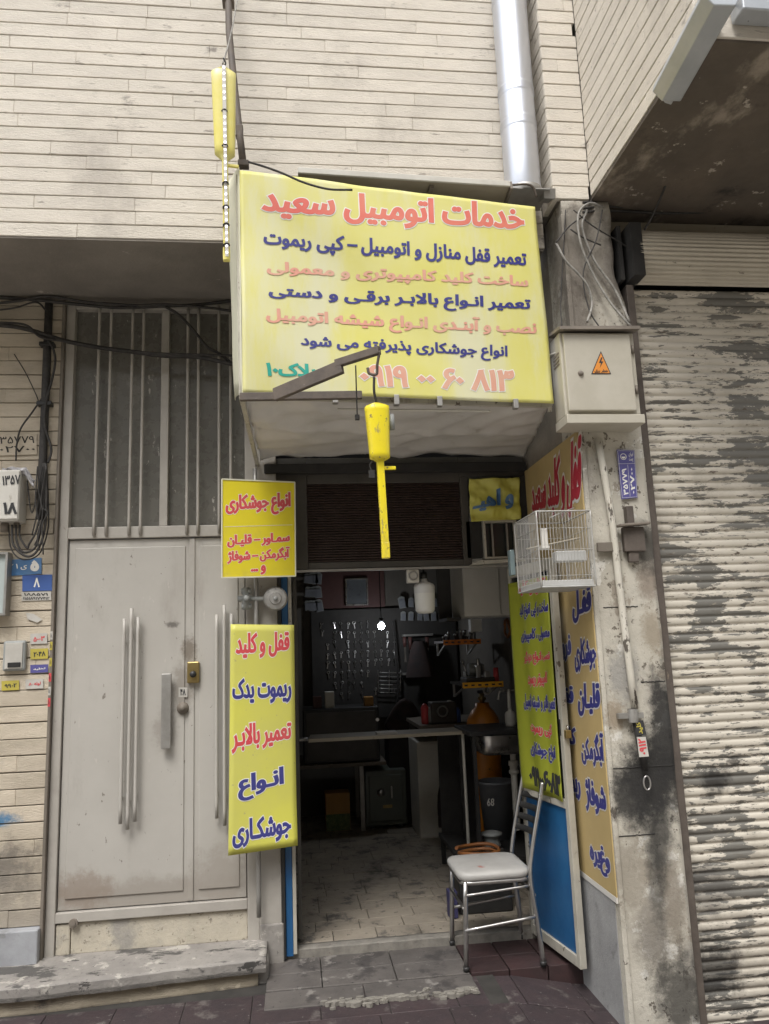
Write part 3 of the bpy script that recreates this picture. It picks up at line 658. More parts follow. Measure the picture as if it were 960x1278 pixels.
# ------------------------------------------------------------------ shop head: shutter grille, small window, tarpaulin soffit
t = thing('shutter_box', 'dark brown slatted shutter panel in a black frame over the shop opening', 'shutter', (.5, 0, 2.05))
A = PY(383, 603, -.02); B = PY(580, 697, -.02)
g = G(); g.b2((-.15, .0, 2.045), (A.x, .08, 2.70)); g.b2((B.x, .0, 2.045), (B.x + .05, .08, 2.58)); g.b2((A.x, .0, 2.045), (B.x, .08, B.z)); g.b2((A.x, .0, A.z), (B.x, .08, 2.70)); g.b2((B.x, .001, 2.58), (1.40, .08, 2.70))
g.obj('box_frame', 'dark_frame', t, bevel=.004)
g = G(); z = B.z
while z < A.z - .002:
    g.prism([(A.x, .030, z), (A.x, .012, z + .004), (A.x, .016, z + .012), (A.x, .034, z + .0145)], (B.x - A.x, 0, 0)); z += .0150
g.b2((A.x, .036, B.z), (B.x, .06, A.z)); g.obj('slat_grille', 'shutter_brown', t)
g = G(); g.b2((-.06, -.012, 2.030), (1.30, .012, 2.044)); g.obj('head_rail', 'galv_dull', t, bevel=.002)
g = G(); g.b2((-.15, -.05, 2.60), (1.40, -.002, 2.655)); g.obj('upper_beam', 'black_matte', t, bevel=.005)

t = thing('small_window', 'little wood framed window with bars right of the brown shutter panel', 'window', (1.2, 0, 2.08))
A = PY(602, 650, -.015); B = PY(647, 697, -.015)
g = G(); fw = .013
for lo, hi in (((A.x, B.z), (A.x + fw, A.z)), ((B.x - fw, B.z), (B.x, A.z)), ((A.x + fw, A.z - fw), (B.x - fw, A.z)), ((A.x + fw, B.z), (B.x - fw, B.z + fw))): g.b2((lo[0], -.03, lo[1]), (hi[0], .02, hi[1]))
g.obj('window_frame', 'cream_frame', t, bevel=.002)
for f in (.28, .72):
    X = A.x + (B.x - A.x) * f; g = G(); g.b2((X - .005, -.012, B.z + .012), (X + .005, 0, A.z - .012)); g.obj('window_bar', 'galv_dull', t)
g = G(); g.b2((A.x, .024, B.z), (B.x, .03, A.z)); g.obj('pane', 'clear_glass', t)
g = G(); q = PY(585, 702, -.01)
g.prism([(q.x, -.05, B.z - .035), (B.x + .03, -.05, B.z - .02), (B.x + .03, -.05, B.z - .004), (q.x + .05, -.05, B.z - .010)], (0, .06, 0)); g.obj('broken_sill', 'cream_frame', t)
g = G(); g.b2((B.x + .002, -.02, 1.99), (1.40, .06, 2.575)); g.b2((PY(582, 660, 0).x, .0, 2.09), (A.x - .004, .05, A.z)); g.obj('side_board', 'black_matte', t)
pn = Panel(*[PY(u, v, -.035) for u, v in ((585, 598), (648, 596), (650, 648), (588, 651))], rip=lambda a, b: .03 * noise.noise(Vector((a * 3, b * 4 + a, 1.3))) + .012 * abs(noise.noise(Vector((a * 8, b * 6, 3)))))
t = thing('crumpled_sign', 'small crumpled yellow sign with blue lettering above the little window', 'sign', pn.o)
g = G(); pn.sheet(g, 36, 30, .003); g.obj('sheet', 'lime_sign', t)
g = G(); put_text(g, pn, 'و اهیـ', [(590, 620), (640, 605), (642, 635), (590, 640)], 0, None, (.06, .04), lift=.004); g.obj('lettering', 'blue_faded', t)

# ------------------------------------------------------------------ the big yellow banner and its box
def rays_banner(Yf=-1.26):
    r = [ray(*q) for q in ((299, 213), (668, 258), (692, 503), (303, 490))]
    A = np.array([[r[0][i], -r[1][i], r[2][i], -r[3][i]] for i in range(3)]); n = np.linalg.svd(A)[2][-1]; n = n / n[3]
    k = (Yf - CAM.y) / r[3].y
    return [CAM + r[i] * float(n[i] * k) for i in range(4)]
BC = rays_banner()
ban = Panel(*BC, rip=lambda a, b: .009 * noise.noise(Vector((a * 3.2 + b, b * 2.2, 4))) + .006 * noise.noise(Vector((a * 7 + b * 4, b * 2 - a * 2, 9))) + .004 * math.sin(5 * a + 7 * b))
t = thing('banner_sign', 'large yellow banner with six lines of Persian lettering over the shop', 'sign', (BC[3] + BC[2]) / 2)
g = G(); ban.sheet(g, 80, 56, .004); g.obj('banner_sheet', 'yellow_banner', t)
H = 4; BL_ = []
for s, q, mi, bo in (('خدمات اتومبیل سعید', [(326, 232.5), (655, 255.5), (655, 296), (326, 273)], 0, (.05, .03)),
                 ('تعمیر قفل منازل و اتومبیل – کپی ریموت', [(329, 286.7), (657, 314), (657, 339), (329, 311)], 1, (.045, .03)),
                 ('ساخت کلید کامپیوتری و معمولی', [(333, 325.6), (659, 345), (659, 363.7), (333, 344)], 2, (.045, .03)),
                 ('تعمیر انـواع بالابـر برقـی و دستی', [(335, 355), (661.5, 373), (661.5, 393.5), (335, 375.5)], 1, (.045, .03)),
                 ('نصب و آبنـدی انـواع شیشه اتومبیل', [(331.6, 382.5), (669.4, 400), (669.4, 424), (331.6, 406.6)], 2, (.045, .03)),
                 ('انواع جوشکاری پذیرفته می شود', [(375, 417.5), (633.5, 431.5), (633.5, 451.6), (375, 437.6)], 1, (.04, .025)),
                 ('پلاک۱۰', [(331.6, 452.5), (394.6, 455), (394.6, 477), (331.6, 476)], 3, (.045, .03)),
                 ('۰۹۱۹ ۰۰ ۶۰ ۸۱۳', [(448, 455), (642, 462), (642, 489), (448, 483)], 2, (.05, .03))):
    BL_.append((s, q, mi, H if mi == 0 or '۸' in s else None, bo))
text_lines(t, ban, BL_, ['red_faded', 'navy_ink', 'salmon_ink', 'teal_ink', 'white_ink'], .0014)
back = Vector((0, .035, 0))
g = G(); e = [p - ban.n * .042 for p in BC]
for i in range(4): g.beam(e[i], e[(i + 1) % 4], .02, .02)
for i in (1, 2): g.beam(e[i], (e[i].x + .01, -.9, e[i].z - .01), .02, .02)
g.beam(e[3], (-.19, -.02, 2.66), .02, .02); g.beam(e[0], (-.26, -.76, e[0].z), .02, .02)
g.obj('banner_frame', 'cream_frame', t)
fl = [BC[0] + Vector((-.004, .004, .02)), Vector((-.300, -.76, 3.90)), Vector((-.262, -.76, 2.80)), BC[3] + Vector((-.004, .004, 0))]
g = G(); g.grid(lambda a, b: ((fl[3] * (1 - a) + fl[2] * a) * (1 - b) + (fl[0] * (1 - a) + fl[1] * a) * b) + Vector((-.012 * math.sin(math.pi * a) * (1 + .5 * math.sin(b * 9)), 0, 0)), 8, 16, (.003, 0, 0)); g.obj('side_flap', 'flap', t)
g = G(); b3, b2_ = BC[3] + Vector((0, .02, .01)), BC[2] + Vector((0, .02, .01))
def tarp(a, b):
    f = b3 * (1 - a) + b2_ * a; r = Vector((-.17 + a * 1.56, -.055, 2.675)); p = f * (1 - b) + r * b
    p.z += -.030 * math.sin(math.pi * b) * (.6 + .4 * math.sin(a * 5)) + .06 * abs(noise.noise(Vector((a * 3, b * 3 + a, 2)))) + .03 * abs(noise.noise(Vector((a * 7 + b * 4, b * 5, 7)))) - .02 * max(0, 1 - abs(b - .42 - .1 * a) * 22)
    return p
g.grid(tarp, 70, 36, (0, 0, .003)); g.obj('tarpaulin_underside', 'tarp', t)
for f in (.27, .46, .60, .86):
    p = BC[3] * (1 - f) + BC[2] * f
    g = G(); g.b2((p.x - .012, p.y - .012, p.z - .035), (p.x + .012, p.y + .02, p.z + .012)); g.obj('clip', 'galv_dull', t, bevel=.003)
g = G(); p = BC[3] * .72 + BC[2] * .28; q = BC[3] * .22 + BC[2] * .78
g.tube([p + Vector((0, .10, -.03)), q + Vector((0, .06, -.03))], .006, 8); g.obj('cross_rod', 'pvc', t)

# old sign tray on top of the banner
t = thing('canopy_tray', 'old pale wooden tray with a white front lip resting above the banner', 'canopy', (.75, -.95, 3.95))
A = PY(372, 214, -1.08); B = PY(636, 231, -.98); z0 = A.z
def trayp(a, y): return Vector((A.x + (B.x - A.x) * a, y, A.z + (B.z - A.z) * a))   # sloping lip line
g = G(); tl, tr = trayp(0, -1.08), trayp(1, -.98)
g.prism([tl + Vector((0, 0, -.008)), tr + Vector((0, 0, -.008)), tr + Vector((0, .22, -.05)), tl + Vector((0, .30, -.03))], (0, 0, .012)); g.obj('tray_board', 'wood_pale', t)
g = G(); g.beam(tl + Vector((0, -.008, .0)), tr + Vector((0, -.008, .0)), .012, .03); g.obj('front_lip', 'pvc', t, bevel=.003)
g = G(); g.beam(tr + Vector((.006, -.01, -.005)), tr + Vector((.0, .22, -.055)), .012, .045); g.obj('end_board', 'old_brown', t)
g = G(); g.beam(trayp(.62, -1.0) + Vector((0, 0, -.022)), trayp(.60, -.82) + Vector((0, 0, -.06)), .02, .02)
g.obj('cross_batten', 'old_brown', t)
g = G(); a = PY(636, 231, -.97); b = PY(662, 231, -.96); c = PY(670, 246, -.94); g.tube(curve_pts([a, b, c], 5), .006, 8); g.obj('support_hook', 'rust_bar', t)
g = G(); pts = [PY(u, v, -1.31) for u, v in ((310, 202), (330, 208), (352, 216), (380, 228), (410, 236), (440, 237))]; g.tube(curve_pts(pts), .005, 6); tag(g.obj('black_cable', 'cable'), 'thin dark cable sagging along the top edge of the banner', 'cable')
# upper pole and the LED key sign
g = G(); pts = [PY(284, -60, -.80), PY(286, 40, -.95), PY(293, 110, -1.02), PY(299, 165, -1.08), PY(304, 208, -1.13)]
t = thing('sign_pole', 'dark steel pole leaning down from the brick wall to the banner corner', 'pole', pts[-1])
g.tube(pts, .017, 10); g.obj('pole_tube', 'rust_bar', t)
for c_, z_ in ((pts[3], (.035, .035, .06)), (pts[-1] + Vector((0, 0, .01)), (.05, .04, .03)), (PY(285, 2, -.88), (.06, .06, .04))): g = G(); g.box(c_, z_); g.obj('clamp', 'rust_bar', t, bevel=.004)
g = G(); g.tube(curve_pts([PY(296, 0, -1), PY(292, 25, -1.1), PY(284, 60, -1.2), PY(278, 80, -1.25)]), .004, 6); tag(g.obj('lead_wire', 'cable_grey'), 'pale lead wire running down the steel pole to the LED key', 'wire')

def key_sign(label, top, bot, wbow, bowlen, mats, leds, tilt, depth):
    top = Vector(top); bot = Vector(bot); t = thing('key_shaped_sign', label, 'hanging sign', top)
    ax = (bot - top).normalized(); side = ax.cross(Vector((0, 1, 0))).normalized()
    side = (side * math.cos(tilt) + Vector((0, 1, 0)) * math.sin(tilt)).normalized(); nn = side.cross(ax).normalized()
    if nn.y > 0: nn = -nn
    # rounded bow of moulded plastic: rounded-rectangle rings
    g = G(); ring = []; NV = 14; NR = 24; V = []
    for i in range(NV + 1):
        f = i / NV; e = min(f, 1 - f); k = min(1, math.sqrt(max(0, 1 - (1 - min(1, e / .07)) ** 2)) * .75 + .25)
        wid = wbow * (1 - .22 * f) * k; dp = depth * (1 - .15 * f) * k; c = top + ax * (bowlen * f)
        for j in range(NR):
            an = 2 * math.pi * j / NR; cx = math.copysign(abs(math.cos(an)) ** .72, math.cos(an)); sx = math.copysign(abs(math.sin(an)) ** .72, math.sin(an))
            V.append(c + side * (cx * wid / 2) + nn * (sx * dp / 2))
    Fs = [(i * NR + j, i * NR + (j + 1) % NR, (i + 1) * NR + (j + 1) % NR, (i + 1) * NR + j) for i in range(NV) for j in range(NR)] + [tuple(range(NR)), tuple(reversed(range(NV * NR, NV * NR + NR)))]
    g.add(V, Fs, 0, True); bow = g.obj('bow', mats[0], t)
    g = G(); s0 = top + ax * (bowlen * .93); g.beam(s0, bot, .026, .022, 0, nn); g.obj('shaft', mats[1], t, bevel=.003)
    L = (bot - s0).length
    g = G(); g.beam(s0 + ax * (L * .1), s0 + ax * (L * .1) + side * .06, .014, .012, 0, nn); g.obj('side_peg', mats[1], t, bevel=.003)
    g = G(); g.box(bot - ax * .03, (.03, .024, .06)); g.obj('bit', mats[1], t, bevel=.003)
    return t, top, ax, side, nn, bow
P1 = PY(279, 84, -1.28); P2 = PY(283, 326, -1.22)
t, tp, ax, sd, nn, bow = key_sign('yellow key shaped sign lined with white LEDs left of the banner', P1, P2, .112, .45, ('yellow_pale', 'yellow_pale'), True, .12, .06)
L = (P2 - P1).length
cells = [f for f in [.03 + .0325 * k for k in range(30)] if not .22 < f < .26]
g = G(); f0 = nn * .036
g.beam(P1 + ax * (.02 * L) + f0, P1 + ax * (.44 * L) + f0, .016, .006, 0, nn); g.beam(P1 + ax * (.44 * L) + nn * .030, P1 + ax * (.99 * L) + nn * .030, .014, .006, 0, nn)
g.obj('led_strip', 'pale_ink', t)
for f in cells:
    g = G(); c = P1 + ax * (f * L) + nn * (.041 if f < .44 else .035); g.lathe([(.0048, 0), (.0042, .002), (0, .003)], c - nn * .001, nn, 10); g.obj('led_light', 'led', t)
for f in (.25, .43, .62, .74, .83, .93): g = G(); g.tube([P1 + ax * (f * L) + nn * .03 + sd * (.012 * math.cos(a)) + nn * (.022 * math.sin(a)) - nn * .012 for a in [k * .7 for k in range(9)]], .004, 6); g.obj('wire_tie', 'cable', t)
g = G(); g.tube(curve_pts([P1 + ax * -.045, P1 + ax * -.02 + sd * .01, P1]), .004, 6); g.obj('hanging_loop', 'cable', t)
# arm bracket that carries the lower key
base = PY(343, 493, -1.33); tip = PY(474, 438, -1.62)
t = thing('sign_bracket', 'rusty dark steel arm slanting out in front of the banner', 'bracket', base)
kn = base.lerp(tip, .66)
g = G(); g.beam(base, kn, .022, .055); g.beam(kn - (tip - base) * .06 + Vector((0, 0, .022)), tip + Vector((0, 0, .004)), .024, .032); g.obj('arm_bar', 'rust_bar', t, bevel=.003)
pb = PY(452, 493, -1.30)
g = G(); g.beam(BC[3] + Vector((-.01, -.03, -.03)), pb + Vector((0, 0, .0)), .022, .034); g.obj('lower_strut', 'rust_bar', t, bevel=.003)
K1 = PY(470, 503, -1.58); K2 = PY(482, 697, -1.58)
g = G(); g.tube(curve_pts([tip + Vector((0, 0, 0)), PY(471, 455, -1.61), PY(470, 467, -1.60), PY(461, 466, -1.60), PY(459, 459, -1.60)], 6), .0055, 6); g.obj('hook', 'rust_bar', t)
g = G(); g.tube(curve_pts([PY(467, 470, -1.60), PY(467, 488, -1.59), K1]), .005, 6); tag(g.obj('hanging_wire', 'cable'), 'dark wire holding the lower yellow key sign under the arm', 'wire')
g = G(); g.tube(curve_pts([PY(444, 456, -1.47), PY(445, 490, -1.42), PY(446, 520, -1.4)]), .0028, 6)
g.box(PY(446, 521, -1.4), (.018, .018, .02)); tag(g.obj('loose_wire', 'cable'), 'short loose wire with connector hanging left of the lower key', 'wire')
t, tp, ax, sd, nn, bow = key_sign('plain yellow key shaped sign hanging under the banner by the rusty arm', K1, K2, .095, .235, ('yellow_plastic', 'yellow_plastic'), False, .15, .075)
g = G(); c = K1 + ax * .045 + sd * (.055 if sd.x > 0 else -.055); g.cyl(c, c + ax * .06, .012, n=10); g.obj('wire_reel', 'pump_grey', t)
g = G(); c = PY(464, 592, -1.57); g.box(c, (.022, .02, .03)); g.tube(curve_pts([c + Vector((0, 0, .015)), PY(462, 580, -1.57), PY(468, 572, -1.58)]), .003, 6); g.obj('connector', 'black', t)

# ------------------------------------------------------------------ flue pipe
t = thing('flue_pipe', 'shiny galvanised flue pipe rising up the brick wall beside the banner', 'pipe', (1.23, -.845, 3.86))
xc, yc, rr = 1.232, -.850, .093
g = G(); g.lathe([(rr * .97, 3.88), (rr * .97, 3.9), (rr, 3.91), (rr, 4.24)] + [(rr + (.004 if k % 2 else 0), 4.25 + .008 * k) for k in range(7)] + [(rr, 4.31), (rr, 4.44)] + [(rr + (.004 if k % 2 else 0), 4.45 + .008 * k) for k in range(7)] + [(rr, 4.51), (rr, 5.0)] + [(rr + (.003 if k % 2 else 0), 5.01 + .008 * k) for k in range(5)] + [(rr, 5.06), (rr, 6.5)], (xc, yc, 0), n=40); g.obj('pipe_tube', 'galv', t)
g = G(); g.lathe([(rr + .003, 3.87), (rr + .006, 3.875), (rr + .006, 3.90), (rr + .003, 3.905)], (xc, yc, 0), n=40); g.box((xc + .115, yc - .03, 3.87), (.06, .09, .05), 0, Matrix.Rotation(.3, 3, 'X')); g.prism([(xc - rr, yc - .09, 3.868), (xc + rr + .02, yc - .09, 3.868), (xc + rr + .02, yc + .09, 3.86), (xc - rr, yc + .09, 3.86)], (0, 0, .006)); g.obj('base_collar', 'galv_dull', t)

# ------------------------------------------------------------------ tube light top right
A = PX(838, 112, 1.62); B = PX(905, -10, 1.60)
t = thing('tube_light', 'dusty white tube light fixture under the corner of the projecting bay', 'lamp', A)
d = (B - A).normalized(); sx = Vector((1, 0, 0)); sx = (sx - d * sx.dot(d)).normalized(); uz = d.cross(sx)
if uz.z < 0: uz = -uz
g = G(); pr = [(-.075, .02), (-.085, -.012), (-.05, -.06), (.03, -.06), (.06, -.012), (.06, .02)]
g.prism([A + sx * a + uz * b for a, b in pr], B - A); g.obj('housing', 'lamp_metal', t, bevel=.004)
g = G(); g.prism([A - d * .02 + sx * a + uz * b for a, b in ((.0, .0), (-.05, -.0), (-.028, -.05), (.0, -.06))], d * .03); g.obj('end_cap', 'lamp_metal', t, bevel=.004)
g = G(); c = A.lerp(B, .55); g.b2((1.578, c.y - .10, c.z - .02), (1.60, c.y + .16, c.z + .05)); g.b2((1.578, c.y - .02, c.z), (1.68, c.y + .02, c.z + .02)); g.obj('mount_plate', 'old_brown', t)
q1 = PY(926, 13, -2.06); g = G(); g.b2((q1.x, -2.07, q1.z), (q1.x + .5, -1.99, q1.z + .09)); tag(g.obj('flood_light', 'lamp_metal', bevel=.006), 'grey lamp box cut off at the top right corner of the bay', 'lamp')

# ------------------------------------------------------------------ cables around the bay and the pillar
def cable(name, label, pts, r, m='cable', n=8):
    g = G(); g.tube(curve_pts(pts, n), r, 8); return tag(g.obj(name, m), label, 'cable')
cable('black_cable', 'thin dark wire dropping from the tube light to the shutter coil', [PX(836, 128, 1.64), PY(838, 170, -1.35), PY(836, 215, -1.1), PY(815, 268, -.96), PY(804, 287, -.92)], .0055)
cable('black_cable', 'second thin wire looping down across the sooty bay soffit', [PX(862, 90, 1.8), PY(862, 120, -1.5), PY(846, 175, -1.3), PY(838, 205, -1.2)], .004)
for k, (ya, yb, yc_, lb) in enumerate(((247, 252, 246, 'uppermost dark cable running under the bay above the shutter coil'), (254, 258, 252, 'middle dark cable of three above the roller shutter coil'), (259, 266, 262, 'lowest sagging dark cable of three above the roller shutter coil'))):
    cable('black_cable', lb, [PY(728, ya + 6, -.93), PY(760, ya + 4, -.86), PY(830, yb, -.82), PY(900, yb - 2, -.82), PY(975, yc_, -.82)], .007)
cable('grey_cable', 'thick pale cable looping over the pillar top down behind the meter box', [PY(752, 258, -.93), PY(735, 254, -.96), PY(722, 268, -.95), PY(724, 300, -.95), PY(737, 335, -.94), PY(760, 375, -.95), PY(788, 408, -1.0)], .0062, 'cable_grey')
cable('grey_cable', 'pale cable slanting down the pillar to the right end of the meter box', [PY(733, 262, -.94), PY(727, 285, -.94), PY(742, 325, -.93), PY(768, 362, -.94), PY(786, 402, -1.0)], .0062, 'cable_grey')
cable('grey_cable', 'frayed pale cable curving across the pillar to the meter box roof', [PY(694, 303, -.93), PY(706, 325, -.94), PY(722, 342, -.94), PY(734, 358, -.94), PY(739, 380, -.94), PY(733, 402, -1.0)], .006, 'cable_grey')
cable('black_cable', 'thin dark wire stretched between pillar corner and pilaster underside', [PY(694, 303, -.935), PY(710, 283, -.935), PY(728, 270, -.935)], .004)
cable('black_cable', 'short dark wire end sticking out across the pillar top', [PY(712, 286, -.935), PY(727, 296, -.935), PY(750, 306, -.93)], .004)

cable('black_cable', 'thin dark wire hanging in a slack loop down the pillar top', [PY(752, 262, -.94), PY(744, 300, -.94), PY(728, 340, -.94), PY(735, 385, -.94), PY(748, 408, -.98)], .0035)
cable('black_cable', 'thin dark wire running from bay soffit across the pillar to shutter coil', [PY(716, 262, -.94), PY(740, 282, -.94), PY(770, 300, -.9), PY(800, 318, -.9)], .0035)
cable('black_cable', 'thin dark wire hanging straight down the left side of the pillar', [PY(706, 262, -.92), PY(703, 320, -.92), PY(700, 380, -.92), PY(702, 412, -.95)], .003)
# ------------------------------------------------------------------ electricity box on the pillar
lo = PY(706, 519, -1.12); hi = PY(799, 414, -1.12)
xa, xb, za, zb = PY(704, 470, -1.06).x, PY(798, 470, -1.06).x, PY(752, 517, -1.06).z, PY(750, 413, -1.06).z
t = thing('electricity_box', 'cream metal electricity box with orange warning triangle on the pillar', 'meter box', ((xa + xb) / 2, -1.0, za))
g = G(); g.b2((xa, -1.04, za), (xb, -.905, zb)); g.obj('box_body', 'meter_paint', t, bevel=.006)
g = G(); g.b2((xa + .012, -1.062, za + .018), (xb - .028, -1.041, zb - .012)); dr = g.obj('box_door', 'meter_paint', t, bevel=.005)
g = G(); g.prism([(xa - .012, -1.09, zb - .006), (xb + .016, -1.09, zb + .000), (xb + .016, -.905, zb + .030), (xa - .012, -.905, zb + .025)], (0, 0, .016)); g.obj('box_roof', 'meter_roof', t)
g = G(); g.b2((xa - .004, -1.066, za - .045), (xb + .006, -.905, za - .001)); g.obj('box_base', 'meter_paint', t, bevel=.004)
g = G(); q = PY(725, 466, -1.063); g.lathe([(0, .012), (.008, .012), (.012, .006), (.014, 0)], q + Vector((0, .001, 0)), (0, -1, 0)); g.obj('lock', 'old_brown', dr)
for v in (437, 487):
    q = PY(793, v, -1.04); g = G(); g.cyl((xb - .014, -1.048, q.z - .02), (xb - .014, -1.048, q.z + .02), .007, n=10); g.obj('hinge', 'old_brown', t)
pn = Panel(*[PY(u, v, -1.0635) for u, v in ((737, 437), (764, 437), (764, 468), (737, 468))])
tri = [PY(u, v, -1.0635) for u, v in ((750, 438), (763, 467), (738, 467))]
g = G(); g.prism(tri, (0, .001, 0), 1); c = sum(tri, Vector()) / 3; g.prism([c + (p - c) * .86 + Vector((0, -.0006, 0)) for p in tri], (0, .0004, 0), 0)
bz = [(750.5, 446), (747.5, 453), (750.3, 453), (748.6, 459.5), (753.2, 451), (750.4, 451), (752.2, 446)]
g.add([PY(u, v, -1.0647) for u, v in bz], [tuple(range(7))], 1); put_text(g, pn, 'خطر برق', rectq(742, 461, 759, 465.5), 1, None, (.04, .03), lift=.0012)
g.obj('warning_triangle', ['hazard', 'black_ink'], dr)
g = G()
for k in range(4): g.b2((xa - .003, -1.02 + 0, zb - .10 - k * .018), (xa + .002, -.94, zb - .092 - k * .018))
g.obj('vent_louvres', 'meter_roof', t)
cable('drop_cable', 'short white cable entering the left side of the electricity box', [PY(684, 445, -.88), PY(692, 442, -.95), PY(702, 437, -1.02)], .009, 'pvc')

# blue postcode plate
def plate(name, label, cat, corners, Y, mats, texts, thick=.004, bev=0, loc=None):
    pn = Panel(*[PY(u, v, Y) for u, v in corners]); t = thing(name, label, cat, pn.o)
    g = G(); pn.sheet(g, thick=thick); g.obj('plate_sheet', mats[0], t, bevel=bev)
    text_lines(t, pn, [(s, q, mi, None, bo) for s, q, mi, bo in texts], list(mats[1:]), .0008)
    return t, pn
t, pn = plate('postcode_plate', 'upright violet blue postcode plate with white digits on the pillar', 'plate', ((770, 561), (792, 562), (796, 621), (776, 623)), -.918, ('violet_plate', 'white_ink'),
    [('۳۵۷۷۹', [(778.5, 618), (775.7, 585), (781.7, 584.5), (784.5, 617.5)], 0, (.03, .02)), ('۰۲۷۰۰', [(788, 617), (785.2, 584), (790.4, 583.5), (793.2, 616.5)], 0, (.03, .02))])
g = G(); c = pn.hit(778, 570); V = Vector((0, -.0016, 0))
g.lathe([(.013, 0), (.016, 0)], c + V, pn.n, 24); g.add([c + V + Vector((math.cos(a) * .010, 0, math.sin(a) * .010)) for a in [math.pi * k / 12 for k in range(-12, 1)]], [tuple(range(13))], 0)
for a, b in (((771.5, 579), (792.5, 578.5)), ((783.4, 580), (786.4, 620)), ((771, 562.5), (791.3, 563)), ((791.3, 563), (795, 620)), ((770.8, 562.5), (776.6, 621.5)), ((776.6, 621.5), (795, 620))):
    g.beam(pn.hit(*a) + V, pn.hit(*b) + V, .0012, .0004, 0, pn.n)
put_text(g, pn, 'ایران', rectq(784.5, 564.5, 790, 570), 0, None, (.02, .01)); put_text(g, pn, 'پست', rectq(785, 571, 790, 577), 0, None, (.02, .01))
g.obj('emblem', 'white_ink', t)

# conduit on the pillar, clamp, stickers, hook, bracket
t = thing('conduit_pipe', 'peeling cream pipe running down the pillar face', 'pipe', PY(792, 888, -.93))
g = G(); pts = [PY(748, 546, -.945), PY(757, 600, -.94), PY(765, 650, -.935), PY(772, 720, -.93), PY(782, 800, -.93), PY(793, 885, -.93)]
for p in pts: p.y = -.928
g.tube(pts, .0165, 12); g.obj('pipe_tube', 'flaky_pipe', t)
g = G(); q = PY(790, 893, -.93); g.b2((q.x - .07, -.935, q.z - .012), (q.x + .05, -.91, q.z + .012)); g.lathe([(.022, -.03), (.024, 0), (.022, .03)], (q.x, -.93, q.z)); g.obj('pipe_clamp', 'galv_dull', t)
g = G(); a, b = PY(793, 900, -.925), PY(806, 962, -.925); g.tube([a, b], .015, 12); g.obj('lower_pipe', 'black_matte', t)
g = G(); q = PY(807, 977, -.93); g.tube([q + Vector((.016 * math.cos(a), -.005, .03 * math.sin(a))) for a in [k * 2 * math.pi / 20 for k in range(20)]], .004, 6, closed=True); g.obj('ring', 'steel', t)
plate('sticker', 'black and yellow advertising sticker wrapped on the pillar pipe', 'sticker', ((792, 900), (803, 899), (807, 917), (796, 918)), -.9425, ('black_ink', 'paper_yellow'), [('کلید', [(796, 916.5), (793, 901.5), (800, 900.5), (804, 915.5)], 0, (.04, .03))], .002)
plate('sticker', 'white sticker with pink and pale blue print on the pillar pipe', 'sticker', ((795, 920), (806, 919.5), (810, 944), (798, 945)), -.9425, ('paper_white', 'red_ink'), [('۰۹۱۲', [(799, 942), (796, 922), (805, 921), (808.5, 942)], 0, (.04, .03))], .002)
t = thing('wall_bracket', 'dark rusty bracket and box fixed across the pillar beside the shutter', 'bracket', PY(790, 672, -.92))
g = G(); a, b = PY(746, 683, -.93), PY(775, 682, -.93); g.beam((a.x, -.925, a.z), (b.x, -.925, b.z), .02, .045); a, b = PY(772, 656, -.95), PY(810, 653, -.95); g.beam((a.x, -.945, a.z), (b.x, -.945, b.z), .05, .012); g.obj('flat_bar', 'old_brown', t, bevel=.003)
a, b = PY(777, 658, -.93), PY(806, 688, -.93); g = G(); g.b2((a.x, -.938, b.z), (b.x - .0, -.906, a.z)); g.b2((a.x + .02, -.93, b.z - .05), (a.x + .07, -.906, b.z)); g.b2((a.x + .02, -.95, a.z), (a.x + .055, -.91, a.z + .10)); g.obj('bracket_box', 'guide', t, bevel=.004)

# ------------------------------------------------------------------ orange sign on the reveal
Xo = 1.396
oc = [PX(656, 590, Xo), PX(721, 541, Xo), PX(777, 1126, Xo), None]
zt = 2.60; yr = -.02; yf = oc[1].y; zb_ = oc[2].z
pn = Panel((Xo, yr, zt), (Xo, -.897, zt), (Xo, -.897, .465), (Xo, yr, .465))
t = thing('orange_sign', 'tall orange sign with red and blue lettering on the right reveal wall', 'sign', (Xo, -.45, .585))
g = G(); pn.sheet(g, thick=.008); g.obj('sign_sheet', 'orange_sign', t)
g = G(); g.b2((Xo - .001, -.897, .440), (Xo + .006, yr, .464)); g.obj('lower_edge', 'pale_ink', t)
text_lines(t, pn, (('قفل و کلید سعید', [(662, 600), (727, 538), (725, 646), (665, 650)], 0, 2),
                 ('قفـل', [(714, 738), (738, 728), (739, 771), (715, 779)], 1, 2), ('جوشکاری', [(717, 797), (744, 795), (745, 836), (718, 840)], 1, 2), ('قلیـان', [(721, 853), (749, 852), (750, 892), (722, 894)], 1, 2),
                 ('آبگرمکن', [(724, 918), (753, 914), (756, 960), (727, 954)], 1, 2), ('شوفاژ', [(729, 969), (756, 981), (758, 1021), (732, 1012)], 1, 2), ('وغیره', [(735, 1046), (761, 1061), (763, 1098), (738, 1085)], 1, 2),
                 ('فروش', [(690, 790), (713, 792), (714, 826), (692, 824)], 1, 2), ('قفـل', [(694, 855), (716, 856), (717, 884), (695, 882)], 1, 2), ('کلید', [(697, 905), (719, 908), (720, 935), (699, 931)], 1, 2), ('ریموت', [(700, 962), (724, 970), (726, 1000), (702, 990)], 1, 2)),
    ['crimson_ink', 'navy_ink', 'pale_ink'], .001, (.085, .035), .045)

